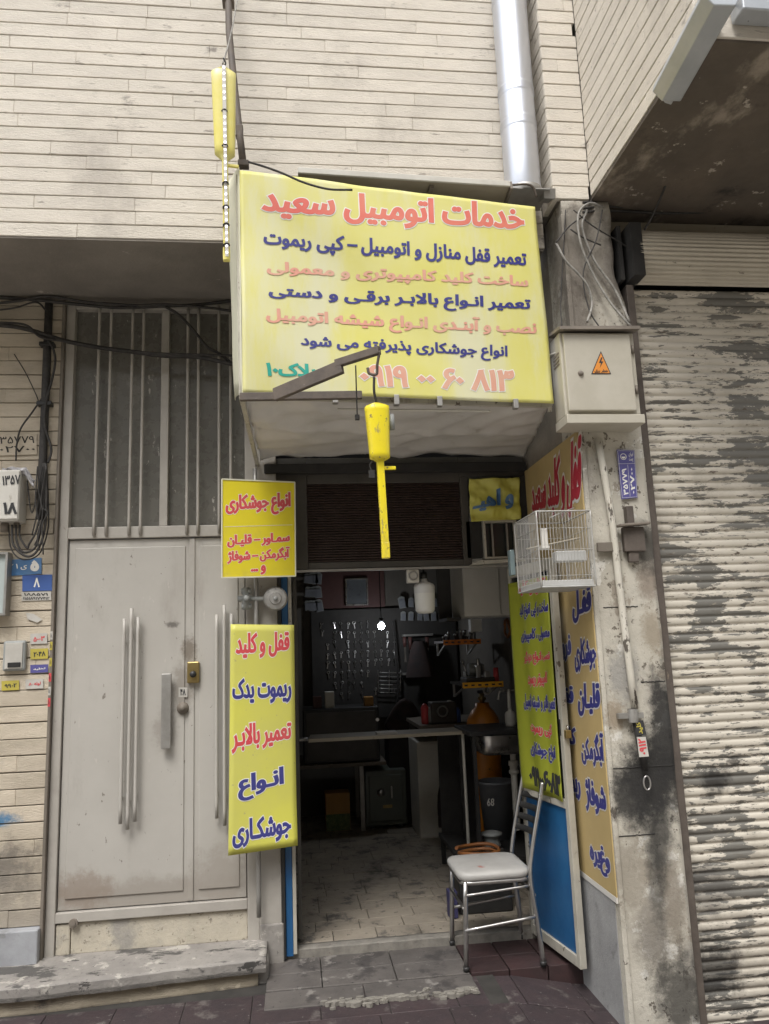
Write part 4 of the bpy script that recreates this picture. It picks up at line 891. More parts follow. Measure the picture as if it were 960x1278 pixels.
# ------------------------------------------------------------------ open right door leaf with banner
hn = Vector((1.270, .0, 0)); fr = Vector((1.352, -.53, 0)); dl = (fr - hn); dL = dl.length; du = dl.normalized(); dn = Vector((du.y, -du.x, 0))
if dn.x > 0: dn = -dn
def D(a, z, off=0): return hn + du * (a * dL) + Vector((0, 0, z)) + dn * off
t = thing('shop_door', 'open cream framed shop door with blue lower panel at the right', 'door', D(.5, .04))
g = G(); th = .035
def dbar(a0, a1, z0, z1, mi=0, off0=-.0175, off1=.0175):
    g.add([D(a0, z0, off0), D(a1, z0, off0), D(a1, z0, off1), D(a0, z0, off1), D(a0, z1, off0), D(a1, z1, off0), D(a1, z1, off1), D(a0, z1, off1)],
          [(3, 2, 1, 0), (4, 5, 6, 7), (0, 1, 5, 4), (1, 2, 6, 5), (2, 3, 7, 6), (3, 0, 4, 7)], mi)
dbar(0, .06, .04, 2.02); dbar(.935, 1, .04, 2.02); dbar(.061, .934, .04, .09); dbar(.061, .934, .765, .81); dbar(.061, .934, 1.96, 2.02)
g.obj('leaf_frame', 'cream_frame', t, bevel=.003)
g = G(); dbar(.061, .934, .091, .764, 0, -.006, .006); g.obj('blue_panel', 'blue_panel', t)
g = G(); dbar(.061, .934, .811, 1.959, 0, -.004, .004); g.obj('glass_pane', 'clear_glass', t)
g = G(); dbar(.945, .965, 1.12, 1.20, 0, .0175, .021); q = D(.965, 1.10, .0); g.obj('latch_plate', 'black', t)
q = D(1.03, 1.13); t2 = thing('padlock', 'small brass padlock hanging on the open shop door edge', 'padlock', q)
g = G(); g.box(q, (.03, .03, .04)); g.obj('lock_body', 'brass', t2, bevel=.004)
g = G(); g.tube([q + Vector((0, .012 * math.cos(a) - 0, .02 + .022 * math.sin(a))) for a in [k * math.pi / 10 for k in range(11)]], .003, 6); g.obj('shackle', 'steel', t2)
P = lambda u, v: PP(u, v, hn + dn * .024, dn)
pn = Panel(D(.04, 1.93, .024), D(.93, 1.93, .024), D(.93, .80, .024), D(.04, .80, .024), rip=lambda a, b: .006 * math.sin(a * 14 + 2 * b) * (1 - .3 * b))
t = thing('green_banner', 'narrow green yellow vinyl banner with Persian lines hung on open shop door', 'banner', D(.5, .84, .02))
g = G(); pn.sheet(g, 30, 30, .002); g.obj('banner_sheet', 'green_banner', t)
def tall(q, k=1.3): return [(q[0][0], q[0][1] - (q[3][1] - q[0][1]) * (k - 1) / 2), (q[1][0], q[1][1] - (q[2][1] - q[1][1]) * (k - 1) / 2), (q[2][0], q[2][1] + (q[2][1] - q[1][1]) * (k - 1) / 2), (q[3][0], q[3][1] + (q[3][1] - q[0][1]) * (k - 1) / 2)]
text_lines(t, pn, [(s, tall(q), mi, 3 if mi < 2 else None) for s, q, mi in (('قفل و کلید', [(645, 728), (682, 722), (682, 738), (646, 743)], 0), ('ساخت و کپی انواع کلید', [(648, 757), (684.5, 750), (685, 768), (648, 772)], 1), ('معمولی ، کامپیوتری', [(650, 788), (687, 783), (687, 798), (650, 802)], 1),
                 ('نصب انـواع دزدگیر', [(653, 815), (687, 812), (688, 826), (654, 829)], 0), ('کامپیوتر ریموت', [(659, 842), (684, 840), (684, 855), (659, 857)], 0), ('تعمیر بالابر و شیشه اتومبیل', [(653, 868), (694, 871), (695, 888), (654, 884)], 1),
                 ('کپی ریموت', [(661, 902), (689, 906), (690, 921), (662, 915)], 0), ('انواع جوشکاری', [(661, 927), (694, 934), (695, 952), (662, 944)], 1), ('۰۹۱۹۰۰۶۰۸۱۳', [(660, 957), (701, 971), (702, 993), (661, 976)], 2))],
    ['red_ink', 'navy_ink', 'black_ink', 'pale_ink'], .0010, (.085, .035), .03)

# ------------------------------------------------------------------ the two yellow signs by the iron door
def vplane(u, v, Y, yaw):
    p = PY(u, v, Y); n = Vector((math.sin(yaw), -math.cos(yaw), 0)); return p, n
p, n = vplane(320, 660, -.17, .16)
pn = Panel(*[PP(u, v, p, n) for u, v in ((277, 598), (368, 602), (369, 719), (277, 721))])
t = thing('welding_sign', 'small square bright yellow sign with red lettering beside the iron door', 'sign', pn.o)
g = G(); pn.sheet(g, thick=.012); g.obj('sign_board', 'yellow_sign', t, bevel=.001)
g = G(); e = [c + pn.n * .001 for c in pn.c]
for i in range(4): g.beam(e[i], e[(i + 1) % 4], .007, .007)
g.obj('edge_trim', 'flap', t)
text_lines(t, pn, [(s, q, 0, 1) for s, q in (('انواع جوشکاری', [(281.5, 618), (363, 614), (363, 641), (281.5, 646)]), ('سمـاور – قلیـان', [(283.5, 668), (362, 664), (362, 679), (283.5, 684)]), ('آبگرمکن – شوفاژ', [(283.5, 686), (362, 682), (362, 699), (283.5, 704)]), ('و ...', rectq(313, 706, 332, 718, -1)))], ['red_ink', 'white_ink'], .0007, (.075, .035))
g = G(); g.beam(pn.hit(280, 657.5) + pn.n * .001, pn.hit(365, 655) + pn.n * .001, .002, .0006, 0, pn.n)
g.obj('divider_line', 'white_ink', t)
p, n = vplane(327, 920, -.15, .16)
pn = Panel(*[PP(u, v, p, n) for u, v in ((288, 779), (367, 780), (371, 1054), (285, 1068))], rip=lambda a, b: .008 * math.sin(2.2 * a + 5 * b) * (1 - b * .5) + (.02 * max(0, .18 - b) * a * 4))
t = thing('services_sign', 'tall lime yellow sign with red and navy Persian words beside shop opening', 'sign', pn.o)
g = G(); pn.sheet(g, 12, 30, .004); g.obj('sign_sheet', 'lime_sign', t)
text_lines(t, pn, [(s, q, mi, 2) for s, q, mi in (('قفل و کلید', [(294, 790), (361.5, 788), (361.5, 818), (294, 824)], 0), ('ریموت یدک', [(290, 847), (364, 843), (364, 877), (290, 880)], 1), ('تعمیر بالابـر', [(289, 904), (364, 898), (364, 929), (289, 941)], 0),
                 ('انـواع', [(297, 968), (354.5, 956), (354.5, 989), (297, 1001)], 1), ('جوشکـاری', [(290, 1024), (363, 1012), (363, 1046), (290, 1060)], 1))],
    ['red_ink', 'navy_ink', 'white_ink'], .0010, (.06, .032), .035)

# gas pipe and regulator
X = PY(319, 650, -.08).x
t = thing('gas_pipe', 'grey gas riser pipe with round regulator between the two yellow signs', 'pipe', (X, -.09, .2))
g = G(); g.tube([(X, -.085, .25), (X, -.085, 2.62)], .0125, 12); g.obj('riser', 'galv_dull', t)
q = PY(344, 747, -.12); g = G(); g.lathe([(0, .045), (.03, .045), (.034, .038), (.058, .034), (.066, .026), (.066, .012), (.05, 0), (0, -.01)], (q.x, -.085, q.z), (0, -1, 0), 28, 0, False); rg = g.obj('regulator', 'galv_dull', t)
g = G(); g.lathe([(0, .012), (.012, .012), (.014, 0)], (q.x, -.13, q.z), (0, -1, 0), 6); 
g.obj('dial_cap', 'pump_grey', rg)
for k in range(8): g = G(); a = k * math.pi / 4; g.cyl((q.x + .052 * math.cos(a), -.122, q.z + .052 * math.sin(a)), (q.x + .052 * math.cos(a), -.112, q.z + .052 * math.sin(a)), .005, n=6); g.obj('bolt', 'pump_grey', rg)
q2 = PY(307, 747, -.10); g = G()
for dz in (-.042, 0, .042): g.cyl((q2.x - .045 + abs(dz) * .5, -.09, q2.z + dz), (q2.x + .03, -.09, q2.z + dz), .016, n=12)
g.cyl((q2.x, -.09, q2.z - .06), (q2.x, -.09, q2.z + .06), .02, n=12); g.cyl((q2.x, -.09, q2.z), (q.x, -.09, q.z), .013, n=12); g.lathe([(0, .03), (.014, .03), (.02, .01), (.02, 0)], (q2.x + .005, -.108, q2.z), (0, -1, 0), 12); g.obj('valve', 'pump_grey', t)

# ------------------------------------------------------------------ left wall furniture
xa, xb, za, zb = -1.62, PY(33, 620, -.17).x, PY(14, 650, -.17).z, PY(16, 586, -.17).z
t = thing('wall_meter', 'white gas meter box with black scrawled numbers at the left edge', 'meter box', ((xa + xb) / 2, -.1, za))
g = G(); g.b2((xa, -.17, za), (xb - .035, -.048, zb)); g.obj('box_body', 'white_box', t, bevel=.008)
g = G(); g.b2((xa, -.175, za + .01), (xb - .04, -.1705, zb - .01)); dd = g.obj('box_lid', 'white_box', t, bevel=.003)
pn = Panel(*[PY(u, v, -.1755) for u, v in ((0, 588), (32, 588), (30, 648), (0, 648))])
text_lines(dd, pn, (('۱۸', rectq(4, 627, 22, 642), 0, None, (.05, .03)), ('۱۳۵۷', rectq(3, 594, 26, 606, -2), 0, None, (.03, .02))), ['black_ink'], name='scrawl')
g = G(); g.cyl((-1.53, -.11, za - .05), (-1.53, -.11, za), .02); g.obj('outlet', 'old_brown', t); g = G(); g.cyl((-1.47, -.11, za - .03), (-1.47, -.11, za), .015); g.obj('outlet', 'old_brown', t)
def bagp(a, b):
    x = -1.545 + a * .17; z = zb + .02 - b * .05 - max(0, a - .7) * .25; return Vector((x + .01 * noise.noise(Vector((a * 5, b * 5, 0))), -.14 + .02 * noise.noise(Vector((a * 6, b * 6, 3))) - .02 * math.sin(b * 3), z + .012 * noise.noise(Vector((a * 8, b * 6, 7)))))
g = G(); g.grid(bagp, 20, 10, (0, .004, 0)); tag(g.obj('plastic_wrap', 'bag_plastic'), 'grey plastic wrapping draped over the gas meter box top', 'plastic bag')
X = PY(57, 480, -.08).x
t = thing('black_conduit', 'thick black cable conduit running down the left brick wall', 'pipe', (X, -.08, 2.35))
g = G(); g.tube([(X + .0, -.075, 3.62), (X, -.075, 3.2), (X, -.075, 2.35)], .022, 12); g.obj('conduit_tube', 'cable', t)
for v in (430, 504):
    q = PY(57, v, -.08); g = G(); g.b2((X - .04, -.1, q.z - .012), (X + .04, -.05, q.z + .012)); g.obj('strap', 'black', t, bevel=.004)
def cl(label, pix, Y, r, m='cable'): return cable('black_cable', label, [PY(u, v, Y if not isinstance(Y, list) else Y[i]) for i, (u, v) in enumerate(pix)], r, m)
cl('thick bundled cable crossing the transom bars from the left wall to the banner', [(-20, 404), (20, 408), (45, 414), (80, 425), (120, 433), (165, 439), (205, 444), (250, 446), (296, 456)], -.12, .013)
cl('thinner cable twisted just above the thick bundle across the transom', [(-20, 402), (30, 405), (52, 421), (90, 427), (140, 436), (200, 441), (260, 443), (305, 444)], -.13, .007)
cl('dark cable strung along the top of the transom under the soffit', [(-20, 370), (40, 374), (100, 380), (150, 384), (205, 382), (250, 380), (300, 374)], -.10, .010)
cl('sagging dark cable looping beneath the soffit at the far left', [(-20, 380), (20, 376), (60, 370), (110, 377), (170, 381), (205, 380), (260, 384), (300, 390)], -.12, .008)
cl('single cable dropping diagonally from the transom top towards the banner', [(205, 382), (222, 392), (240, 410), (258, 432), (275, 442), (300, 462)], -.11, .008)
cl('thin wire slanting from the far left up to the soffit cables', [(-10, 388), (20, 384), (45, 377), (58, 388)], -.09, .005)
cl('black cable loop bulging right of the black conduit', [(45, 415), (60, 424), (69, 445), (66, 470), (58, 500), (56, 530), (64, 560), (60, 578)], -.10, .007)
cl('thin wire bowing out left of the black conduit to the gas meter', [(54, 495), (40, 515), (26, 535), (21, 555), (20, 575)], -.08, .005)
cl('very thin wire falling diagonally across the left wall bricks', [(18, 442), (32, 465), (44, 490), (48, 500)], -.07, .003)
for k, (dx, r, lb) in enumerate(((0, .0065, 'outermost thick black cable looping under the gas meter'), (5, .006, 'second black cable looping under the gas meter'), (10, .0055, 'innermost black cable looping under the gas meter'), (-4, .004, 'thin black cable looping lowest under the gas meter'))):
    cl(lb, [(57 - dx * .3, 578), (58 - dx * .5, 620), (56 - dx, 660), (46 - dx * .8 + 2 * math.sin(k * 2), 688 - dx * .9), (30 + dx * .2 + 3 * math.sin(k * 3 + 1), 694 - dx), (17 + dx * .8, 680 - dx), (15 + dx, 655)], -.13 + .006 * k, r)
for k, (dx, lb) in enumerate(((3, 'tangled thin black wire hanging straight beside the gas meter'), (9, 'second tangled black wire beside the gas meter'), (-2, 'third tangled black wire nearest the door beside the gas meter'))):
    cl(lb, [(56 - dx, 582), (50 - dx * .6, 610 + 9 * k), (57 - dx * 1.2, 640), (47 + 3 * k, 668 - 6 * k), (52 - dx, 690 - dx)], -.145, .004)
cl('thin grey wire curling beside the gas meter box', [(34, 600), (40, 640), (50, 600), (46, 640), (40, 668)], -.12, .004)

def wplate(name, label, cat, q, mats, texts, Y=-.052, thick=.003): return plate(name, label, cat, q, Y, mats, texts, thick)
wplate('blue_plate', 'faded blue plate with white emblem under the looping cables', 'plate', ((8, 699), (52, 696), (52, 716), (10, 719)), ('blue_faded', 'white_ink'), [('ی ۲ ۱', rectq(12, 704, 34, 712, -1), 0, (.02, .01)), ('ه', rectq(38, 699, 49, 713), 0, (.07, .05))])
wplate('house_number_plate', 'dark blue house number plate with white numeral eight', 'plate', ((28, 718), (65, 717), (65, 737), (28, 738)), ('blue_plate', 'white_ink'), [('۸', rectq(42, 721, 50, 733), 0, (.03, .02))], -.053, .005)
wplate('notice_plate', 'pale plate with two rows of small dark print under the house number', 'plate', ((27, 739), (64, 738), (64, 749), (27, 750)), ('paper_white', 'black_ink'), [('۱۸۸۵۷۱', rectq(30, 740, 60, 743.5), 0, (.03, .02)), ('۱۱۵۱۸۹۱۷۷۴۱۲', rectq(29, 745, 62, 748.5), 0, (.03, .02))])
wplate('carved_stone', 'carved pale stone with postcode digits above the gas meter', 'plaque', ((-12, 543), (46, 541), (46, 567), (-12, 569)), ('brick_low', 'black_matte'), [('۳۵۷۷۹', rectq(0, 545, 43, 554, -1), 0, (.01, .01)), ('۰۲۷۰۰', rectq(0, 557, 44, 565, -1), 0, (.01, .01))], -.053, .006)
for q, mats, tx, lb in ((((38, 791), (59, 790), (59, 803), (38, 804)), ('paper_white', 'red_ink'), '۵۰۰۳', 'white sticker with red digits, topmost right of the doorbell panel'),
                    (((38, 810), (60, 809), (60, 822), (38, 823)), ('paper_yellow', 'black_ink'), '۲۰۴۸', 'yellow sticker with black digits right of the doorbell panel'),
                    (((38, 830), (60, 829), (60, 839), (38, 840)), ('violet_plate', 'white_ink'), 'تخلیه', 'blue and white sticker right of the doorbell panel'),
                    (((2, 850), (24, 849), (24, 861), (2, 862)), ('paper_yellow', 'black_ink'), '۹۹۰۲', 'yellow sticker with black digits below the doorbell panel'),
                    (((32, 848), (54, 847), (54, 859), (32, 860)), ('paper_white', 'red_ink'), 'لوله ۸۰', 'white sticker with red print below the doorbell panel')):
    (u0, v0), (u1, v1), (u2, v2), (u3, v3) = q
    wplate('sticker', lb, 'sticker', q, mats, [(tx, [(u0 + 4, v0 + 4), (u1 - 3, v1 + 3.5), (u2 - 3, v2 - 3.5), (u3 + 4, v3 - 3)], 0, (.035, .02))], -.0525, .001)
for i, (v, m, lb) in enumerate(((793, 'paper_white', 'topmost dark worn sticker on the jamb beside the iron door'), (806, 'paper_yellow', 'upper yellow sticker stuck on the brown door jamb'), (826, 'paper_yellow', 'lower yellow sticker stuck on the brown door jamb'), (845, 'red_ink', 'red sticker stuck on the brown door jamb'), (862, 'paper_white', 'white sticker stuck low on the brown door jamb'), (876, 'red_ink', 'lowest red sticker stuck on the brown door jamb'))):
    q = PY(69.5, v, -.05); g = G(); g.b2((-1.2895, -.0615, q.z - .022), (-1.2765, -.0602, q.z + .022)); g.b2((-1.287, -.0622, q.z - .010), (-1.2845, -.0616, q.z + .012), 1); g.b2((-1.282, -.0622, q.z - .012), (-1.2805, -.0616, q.z + .004), 1); tag(g.obj('sticker', [m, 'black_ink']), lb, 'sticker')
A = PY(4, 800, -.075); B = PY(31, 837, -.075)
t = thing('doorbell_panel', 'grey rounded doorbell intercom panel on the left brick wall', 'intercom', (A.x, -.05, B.z))
g = G(); g.b2((A.x, -.075, B.z), (B.x, -.047, A.z)); g.obj('housing', 'pump_grey', t, bevel=.012, seg=3)
g = G(); g.b2((A.x + .014, -.080, B.z + .012), (B.x - .014, -.0755, A.z - .012)); fc = g.obj('face_plate', 'paper_white', t, bevel=.002)
g = G(); g.b2((A.x + .03, -.084, B.z + .02), (B.x - .02, -.0803, B.z + .045)); g.obj('button_row', 'black', fc, bevel=.002)
q = PY(3, 730, -.1); t = thing('glass_case', 'narrow glass fronted case cut by the left picture edge', 'case', (-1.62, -.08, 1.9))
g = G(); a, b = PY(-14, 690, -.1), PY(8, 768, -.1)
for lo, hi in (((b.x - .012, b.z), (b.x, a.z)), ((a.x, a.z - .012), (b.x - .012, a.z)), ((a.x, b.z), (b.x - .012, b.z + .012)), ((a.x, b.z), (a.x + .012, a.z))): g.b2((lo[0], -.12, lo[1]), (hi[0], -.05, hi[1]))
g.obj('case_frame', 'galv_dull', t); g = G(); g.b2((a.x, -.10, b.z), (b.x - .012, -.095, a.z)); g.obj('pane', 'glass_pale', t)
q = PY(42, 769, -.053); g = G(); g.prism([q + Vector(p) for p in ((-.04, 0, .02), (.0, 0, .012), (.045, 0, -.02), (.02, 0, -.035), (-.03, 0, -.015))], (0, .001, 0)); tag(g.obj('paper_scrap', 'paper_white'), 'torn white paper scrap on the bricks under the house number', 'paper')

# ------------------------------------------------------------------ bird cage
x0, x1, y0, y1, z0, z1 = 1.125, 1.385, -1.0, -.64, 1.835, 2.185
t = thing('bird_cage', 'empty white wire bird cage hanging on the orange sign wall', 'bird cage', ((x0 + x1) / 2, (y0 + y1) / 2, z0))
g = G(); wr = .0012
def roof(y): return z1 + .0
nb = 17
for i in range(nb + 1):
    x = x0 + (x1 - x0) * i / nb; g.tube([(x, y0, z0 + .02), (x, y0, z1)], wr, 5, caps=False); g.tube([(x, y1, z0 + .02), (x, y1, z1 - .0)], wr, 5, caps=False); g.tube([(x, y0, z1), (x, y1, z1)], wr, 5, caps=False)
for i in range(1, 20):
    y = y0 + (y1 - y0) * i / 20
    for x in (x0, x1): g.tube([(x, y, z0 + .02), (x, y, z1)], wr, 5, caps=False)
for z in (z0 + .05, z0 + .17, z0 + .27):
    g.tube([(x0, y0, z), (x1, y0, z), (x1, y1, z), (x0, y1, z)], wr * 1.2, 5, closed=True)
g.obj('wire_bars', 'cage_wire', t)
g = G()
for x in (x0, x1):
    for y in (y0, y1): g.tube([(x, y, z0), (x, y, z1)], .0035, 6)
for z in (z1,): g.tube([(x0, y0, z), (x1, y0, z)], .0035, 6); g.tube([(x0, y1, z), (x1, y1, z)], .0035, 6); g.tube([(x0, y0, z), (x0, y1, z)], .0035, 6); g.tube([(x1, y0, z), (x1, y1, z)], .0035, 6)
g.obj('cage_frame', 'cage_wire', t)
g = G(); g.b2((x0 - .002, y0 - .002, z0 - .003), (x1 + .002, y1 + .002, z0 + .003)); g.b2((x0 + .008, y0 + .004, z0 + .003), (x1 - .008, y1 - .004, z0 + .030)); g.obj('base_tray', 'cage_tray', t, bevel=.003)
g = G(); g.b2((x0 + .085, y0 + .008, z0 + .115), (x1 - .03, y0 + .07, z0 + .165)); g.obj('feeder', 'cage_tray', t, bevel=.006)
g = G(); g.b2((x0 + .02, y0 + .006, z0 + .19), (x0 + .05, y0 + .03, z0 + .27)); g.b2((x0 + .015, y0 + .004, z0 + .175), (x0 + .055, y0 + .05, z0 + .19)); g.obj('seed_cup', 'pale_ink', t, bevel=.003)
g = G(); g.tube([(x0 + .004, -.80, z0 + .2), (x1 - .004, -.86, z0 + .24)], .005, 8); g.obj('perch', 'wood_pale', t)
g = G(); g.b2((x0 - .03, y1 + .01, z0 + .09), (x0 - .004, y1 + .06, z0 + .22)); g.obj('water_bottle', 'cage_glass', t, bevel=.006)
g = G(); g.tube(curve_pts([((x0 + x1) / 2, -.8, z1), (1.33, -.8, z1 + .03), (1.39, -.8, z1 + .05)]), .003, 6); g.obj('hanging_hook', 'galv_dull', t)

# ------------------------------------------------------------------ chair
t = thing('metal_chair', 'chromed metal chair with worn grey vinyl seat in the doorway', 'chair', (1.0, -.17, 0))
sx0, sx1, sy0, sy1, sz = .80, 1.17, -.385, -.015, .455
def rr2(x0, x1, y0, y1, r, n=6):
    out = []
    for cx, cy, a0 in ((x1 - r, y1 - r, 0), (x0 + r, y1 - r, 90), (x0 + r, y0 + r, 180), (x1 - r, y0 + r, 270)):
        for k in range(n + 1):
            a = R_(a0 + 90 * k / n); out.append((cx + r * math.cos(a), cy + r * math.sin(a)))
    return out
g = G(); V = []; rings = ((-.006, -.028), (.0, -.022), (.004, -.004), (-.002, .008), (-.025, .014), (-.09, .017))
N = len(rr2(0, 1, 0, 1, .1))
for off, dz in rings: V += [(x, y, sz + dz) for x, y in rr2(sx0 - off, sx1 + off, sy0 - off, sy1 + off, max(.02, .07 + off))]
Fs = [(i * N + j, i * N + (j + 1) % N, (i + 1) * N + (j + 1) % N, (i + 1) * N + j) for i in range(len(rings) - 1) for j in range(N)] + [tuple(reversed(range(N))), tuple(range((len(rings) - 1) * N, len(rings) * N))]
g.add(V, Fs, 0, True); g.obj('seat', 'seat_vinyl', t)
g = G(); q = rr2(sx0 + .015, sx1 - .01, sy0 + .015, sy1 - .015, .05); g.tube([(x, y, sz - .038) for x, y in q], .011, 8, closed=True); g.obj('seat_rail', 'chrome', t)
for y, yo in ((sy0 + .02, -.36), (sy1 - .02, -.01)):
    g = G(); g.tube([(sx0 + .03, y, sz - .03), (.815, yo, .025)], .0125, 12); lg = g.obj('leg', 'chrome', t)
    g = G(); g.cyl((.815, yo, .012), (.814, yo, .035), .0155, n=12); g.obj('rubber_foot', 'black', lg)
for y, yo in ((sy0 + .015, -.375), (sy1 - .015, .0)):
    yt = y + (.02 if y < -.2 else -.01)
    g = G(); g.tube(curve_pts([(1.20, yo, .025), (1.185, y, .22), (1.165, y, .42), (1.185, y, .56), (1.248, y, .81), (1.262, y, .875)], 6), .0125, 12); lg = g.obj('rear_leg', 'chrome', t)
    g = G(); g.cyl((1.2, yo, .012), (1.2, yo, .035), .0155, n=12); g.obj('rubber_foot', 'black', lg)
def slat(z, x):
    g = G(); g.grid(lambda a, b: Vector((x + .045 * math.sin(math.pi * a) + (b - .5) * .012, sy0 + .018 + a * (sy1 - sy0 - .036), z + (b - .5) * .028)), 14, 2, (.005, 0, 0)); g.obj('back_slat', 'black', t)
for k in range(5): slat(.60 + .056 * k, 1.192 + .0155 * k)
g = G(); g.tube([(.815, -.372, .20), (1.19, -.372, .24)], .009, 8); g.tube([(.815, -.02, .20), (1.19, -.02, .24)], .009, 8); g.tube([(.818, -.372, .30), (.818, -.02, .30)], .008, 8); g.tube([(1.18, -.372, .34), (1.18, -.02, .34)], .008, 8); g.tube([(.82, -.37, .36), (1.16, -.37, .385)], .007, 8); g.obj('stretcher', 'chrome', t)

# ------------------------------------------------------------------ lamps in the shop
q0 = PY(530, 712, .06); q1 = PY(531, 766, .06)
t = thing('hanging_bulb', 'large unlit white LED bulb hanging in the shop opening', 'light bulb', (q0.x, .06, q0.z))
zt, zb_ = PY(530, 724, .06).z, q1.z
g = G(); H = zt - zb_; g.lathe([(0, 0), (.042, .004), (.056, .02), (.058, .05), (.060, H * .55), (.060, H * .60)], (q1.x, .06, zb_), n=32); g.obj('globe', 'bulb_white', t)
g = G(); g.lathe([(.061, H * .60), (.062, H * .8), (.054, H * .88), (.022, H * .95), (.018, H + .012), (0, H + .012)], (q1.x, .06, zb_), n=32); g.obj('bulb_base', 'bulb_base', t)
g = G(); g.cyl((q1.x, .06, zt + .008), (q1.x, .06, zt + .045), .021, n=16); g.tube([(q1.x, .06, zt + .04), (q1.x, .06, 2.045)], .006, 6); g.obj('socket', 'black', t)
q = PY(515, 719, .02); t = thing('junction_box', 'small white junction box on the head rail beside the bulb', 'junction box', q)
g = G(); g.b2((q.x - .035, .0, q.z - .04), (q.x + .035, .05, 2.03)); g.obj('box_shell', 'white_box', t, bevel=.004)
g = G(); g.lathe([(.024, 0), (.028, .006), (.024, .012), (.020, .006)], (q.x, -.001, q.z), (0, -1, 0), 20); g.obj('cable_ring', 'galv_dull', t)
q = PY(476, 781, 2.7); t = thing('lit_bulb', 'glowing white bulb in front of the key board inside the shop', 'light bulb', q)
g = G(); g.lathe([(0, -.034), (.02, -.028), (.031, -.006), (.029, .012), (.016, .026)], q, n=24); g.obj('glowing_globe', 'bulb_lit', t)
g = G(); g.cyl(q + Vector((0, 0, .03)), q + Vector((0, 0, .07)), .02); g.tube([q + Vector((0, 0, .06)), (q.x, q.y, 2.9)], .004, 6); g.obj('lamp_holder', 'black', t)

# ------------------------------------------------------------------ shop interior furnishing
Yb = 3.22
a, b = PY(388, 762, Yb), PY(528, 893, Yb)
g = G(); g.b2((a.x, Yb, b.z), (PY(570, 800, Yb).x, Yb + .03, a.z)); tag(g.obj('key_board', 'shop_dark', bevel=.004), 'dark display board of hanging keys on the back wall', 'board')
first = None
KEYS = ((218, 100), (262, 100), (298, 97), (380, 92), (300, 155), (340, 155), (380, 152), (262, 212), (302, 212), (342, 210), (380, 210), (420, 210), (460, 207), (497, 210), (540, 210), (220, 275), (263, 270), (183, 280), (425, 270), (460, 265), (540, 265), (265, 335), (345, 327), (425, 320), (460, 318), (505, 320), (537, 318), (225, 395), (265, 388), (345, 385), (187, 460), (267, 455), (297, 455), (225, 520), (427, 495), (545, 500), (140, 225), (180, 155), (145, 395), (150, 545), (100, 100), (108, 145),
    (180, 98), (340, 98), (420, 150), (497, 155), (220, 155), (262, 155), (183, 212), (302, 272), (342, 270), (380, 268), (497, 268), (183, 335), (225, 330), (302, 330), (380, 325), (183, 395), (302, 392), (380, 388), (225, 455), (345, 455), (267, 515), (345, 515), (140, 285), (140, 335))
for i, (zx, zy) in enumerate(KEYS):
    q = PY(380 + zx * .2083, 760 + zy * .2083, Yb - .012)
    if first is None:
        g = G(); o0 = q
        g.tube([q + Vector((.016 * math.cos(k), 0, .03 + .014 * math.sin(k))) for k in [j * math.pi / 6 for j in range(12)]], .006, 6, closed=True)
        g.b2((q.x - .012, q.y - .003, q.z + .012), (q.x + .012, q.y + .003, q.z + .02)); g.b2((q.x - .005, q.y - .003, q.z - .045), (q.x + .005, q.y + .003, q.z + .014)); g.b2((q.x + .005, q.y - .003, q.z - .04), (q.x + .011, q.y + .003, q.z - .03)); g.b2((q.x + .005, q.y - .003, q.z - .022), (q.x + .009, q.y + .003, q.z - .012))
        g.v = [tuple(Vector(v) - o0) for v in g.v]
        o = first = g.obj('key_blank', 'chrome')
    else:
        o = first.copy(); COL.objects.link(o)
    o.location = q; o.rotation_euler = (0, random.uniform(-.3, .3), random.uniform(-.5, .5)); s = random.uniform(.62, .85); o.scale = (s, s, s)
    tag(o, 'small steel key hanging on the dark board at the back of the shop', 'key', 'keys hanging on the back board')
g = G()
for v in (839, 844, 849, 854, 859, 864): a, b = PY(472, v, 3.15), PY(500, v + 1, 3.15); g.tube([a, b], .005, 6)
for u in (472, 486, 500): g.tube([PY(u, 836, 3.15), PY(u, 866, 3.15)], .004, 6)
tag(g.obj('wire_rack', 'steel'), 'small steel wire rack on the lower part of the key board', 'rack')
# desk and black case
t = thing('desk', 'low dark desk under the key board', 'desk', (.4, 2.7, .05))
zt = PY(430, 953, 2.5).z
g = G(); g.b2((-.05, 2.5, zt - .03), (.78, 3.2, zt)); g.obj('desk_top', 'old_brown', t, bevel=.004)
for x, y in ((.0, 2.55), (.55, 2.55), (.0, 3.1), (.55, 3.1)):
    g = G(); g.b2((x, y, .05), (x + .035, y + .035, zt - .03)); g.obj('leg', 'galv_dull', t)
a, b = PY(378, 886, 2.55), PY(475, 946, 2.55)
t = thing('black_case', 'large black equipment case standing on the low desk', 'case', ((a.x + b.x) / 2, 2.8, zt))
g = G(); g.b2((a.x, 2.55, zt), (b.x, 3.0, a.z)); g.obj('case_body', 'black', t, bevel=.012)
g = G(); g.b2((a.x + .03, 2.54, zt + .03), (b.x - .03, 2.549, a.z - .03)); g.obj('front_panel', 'dark_frame', t, bevel=.004); za_desk = a.z
g = G(); q = PY(474, 898, 2.53); g.cyl((q.x - .02, 2.549, q.z), (q.x - .02, 2.53, q.z), .014); g.obj('knob', 'steel', t)
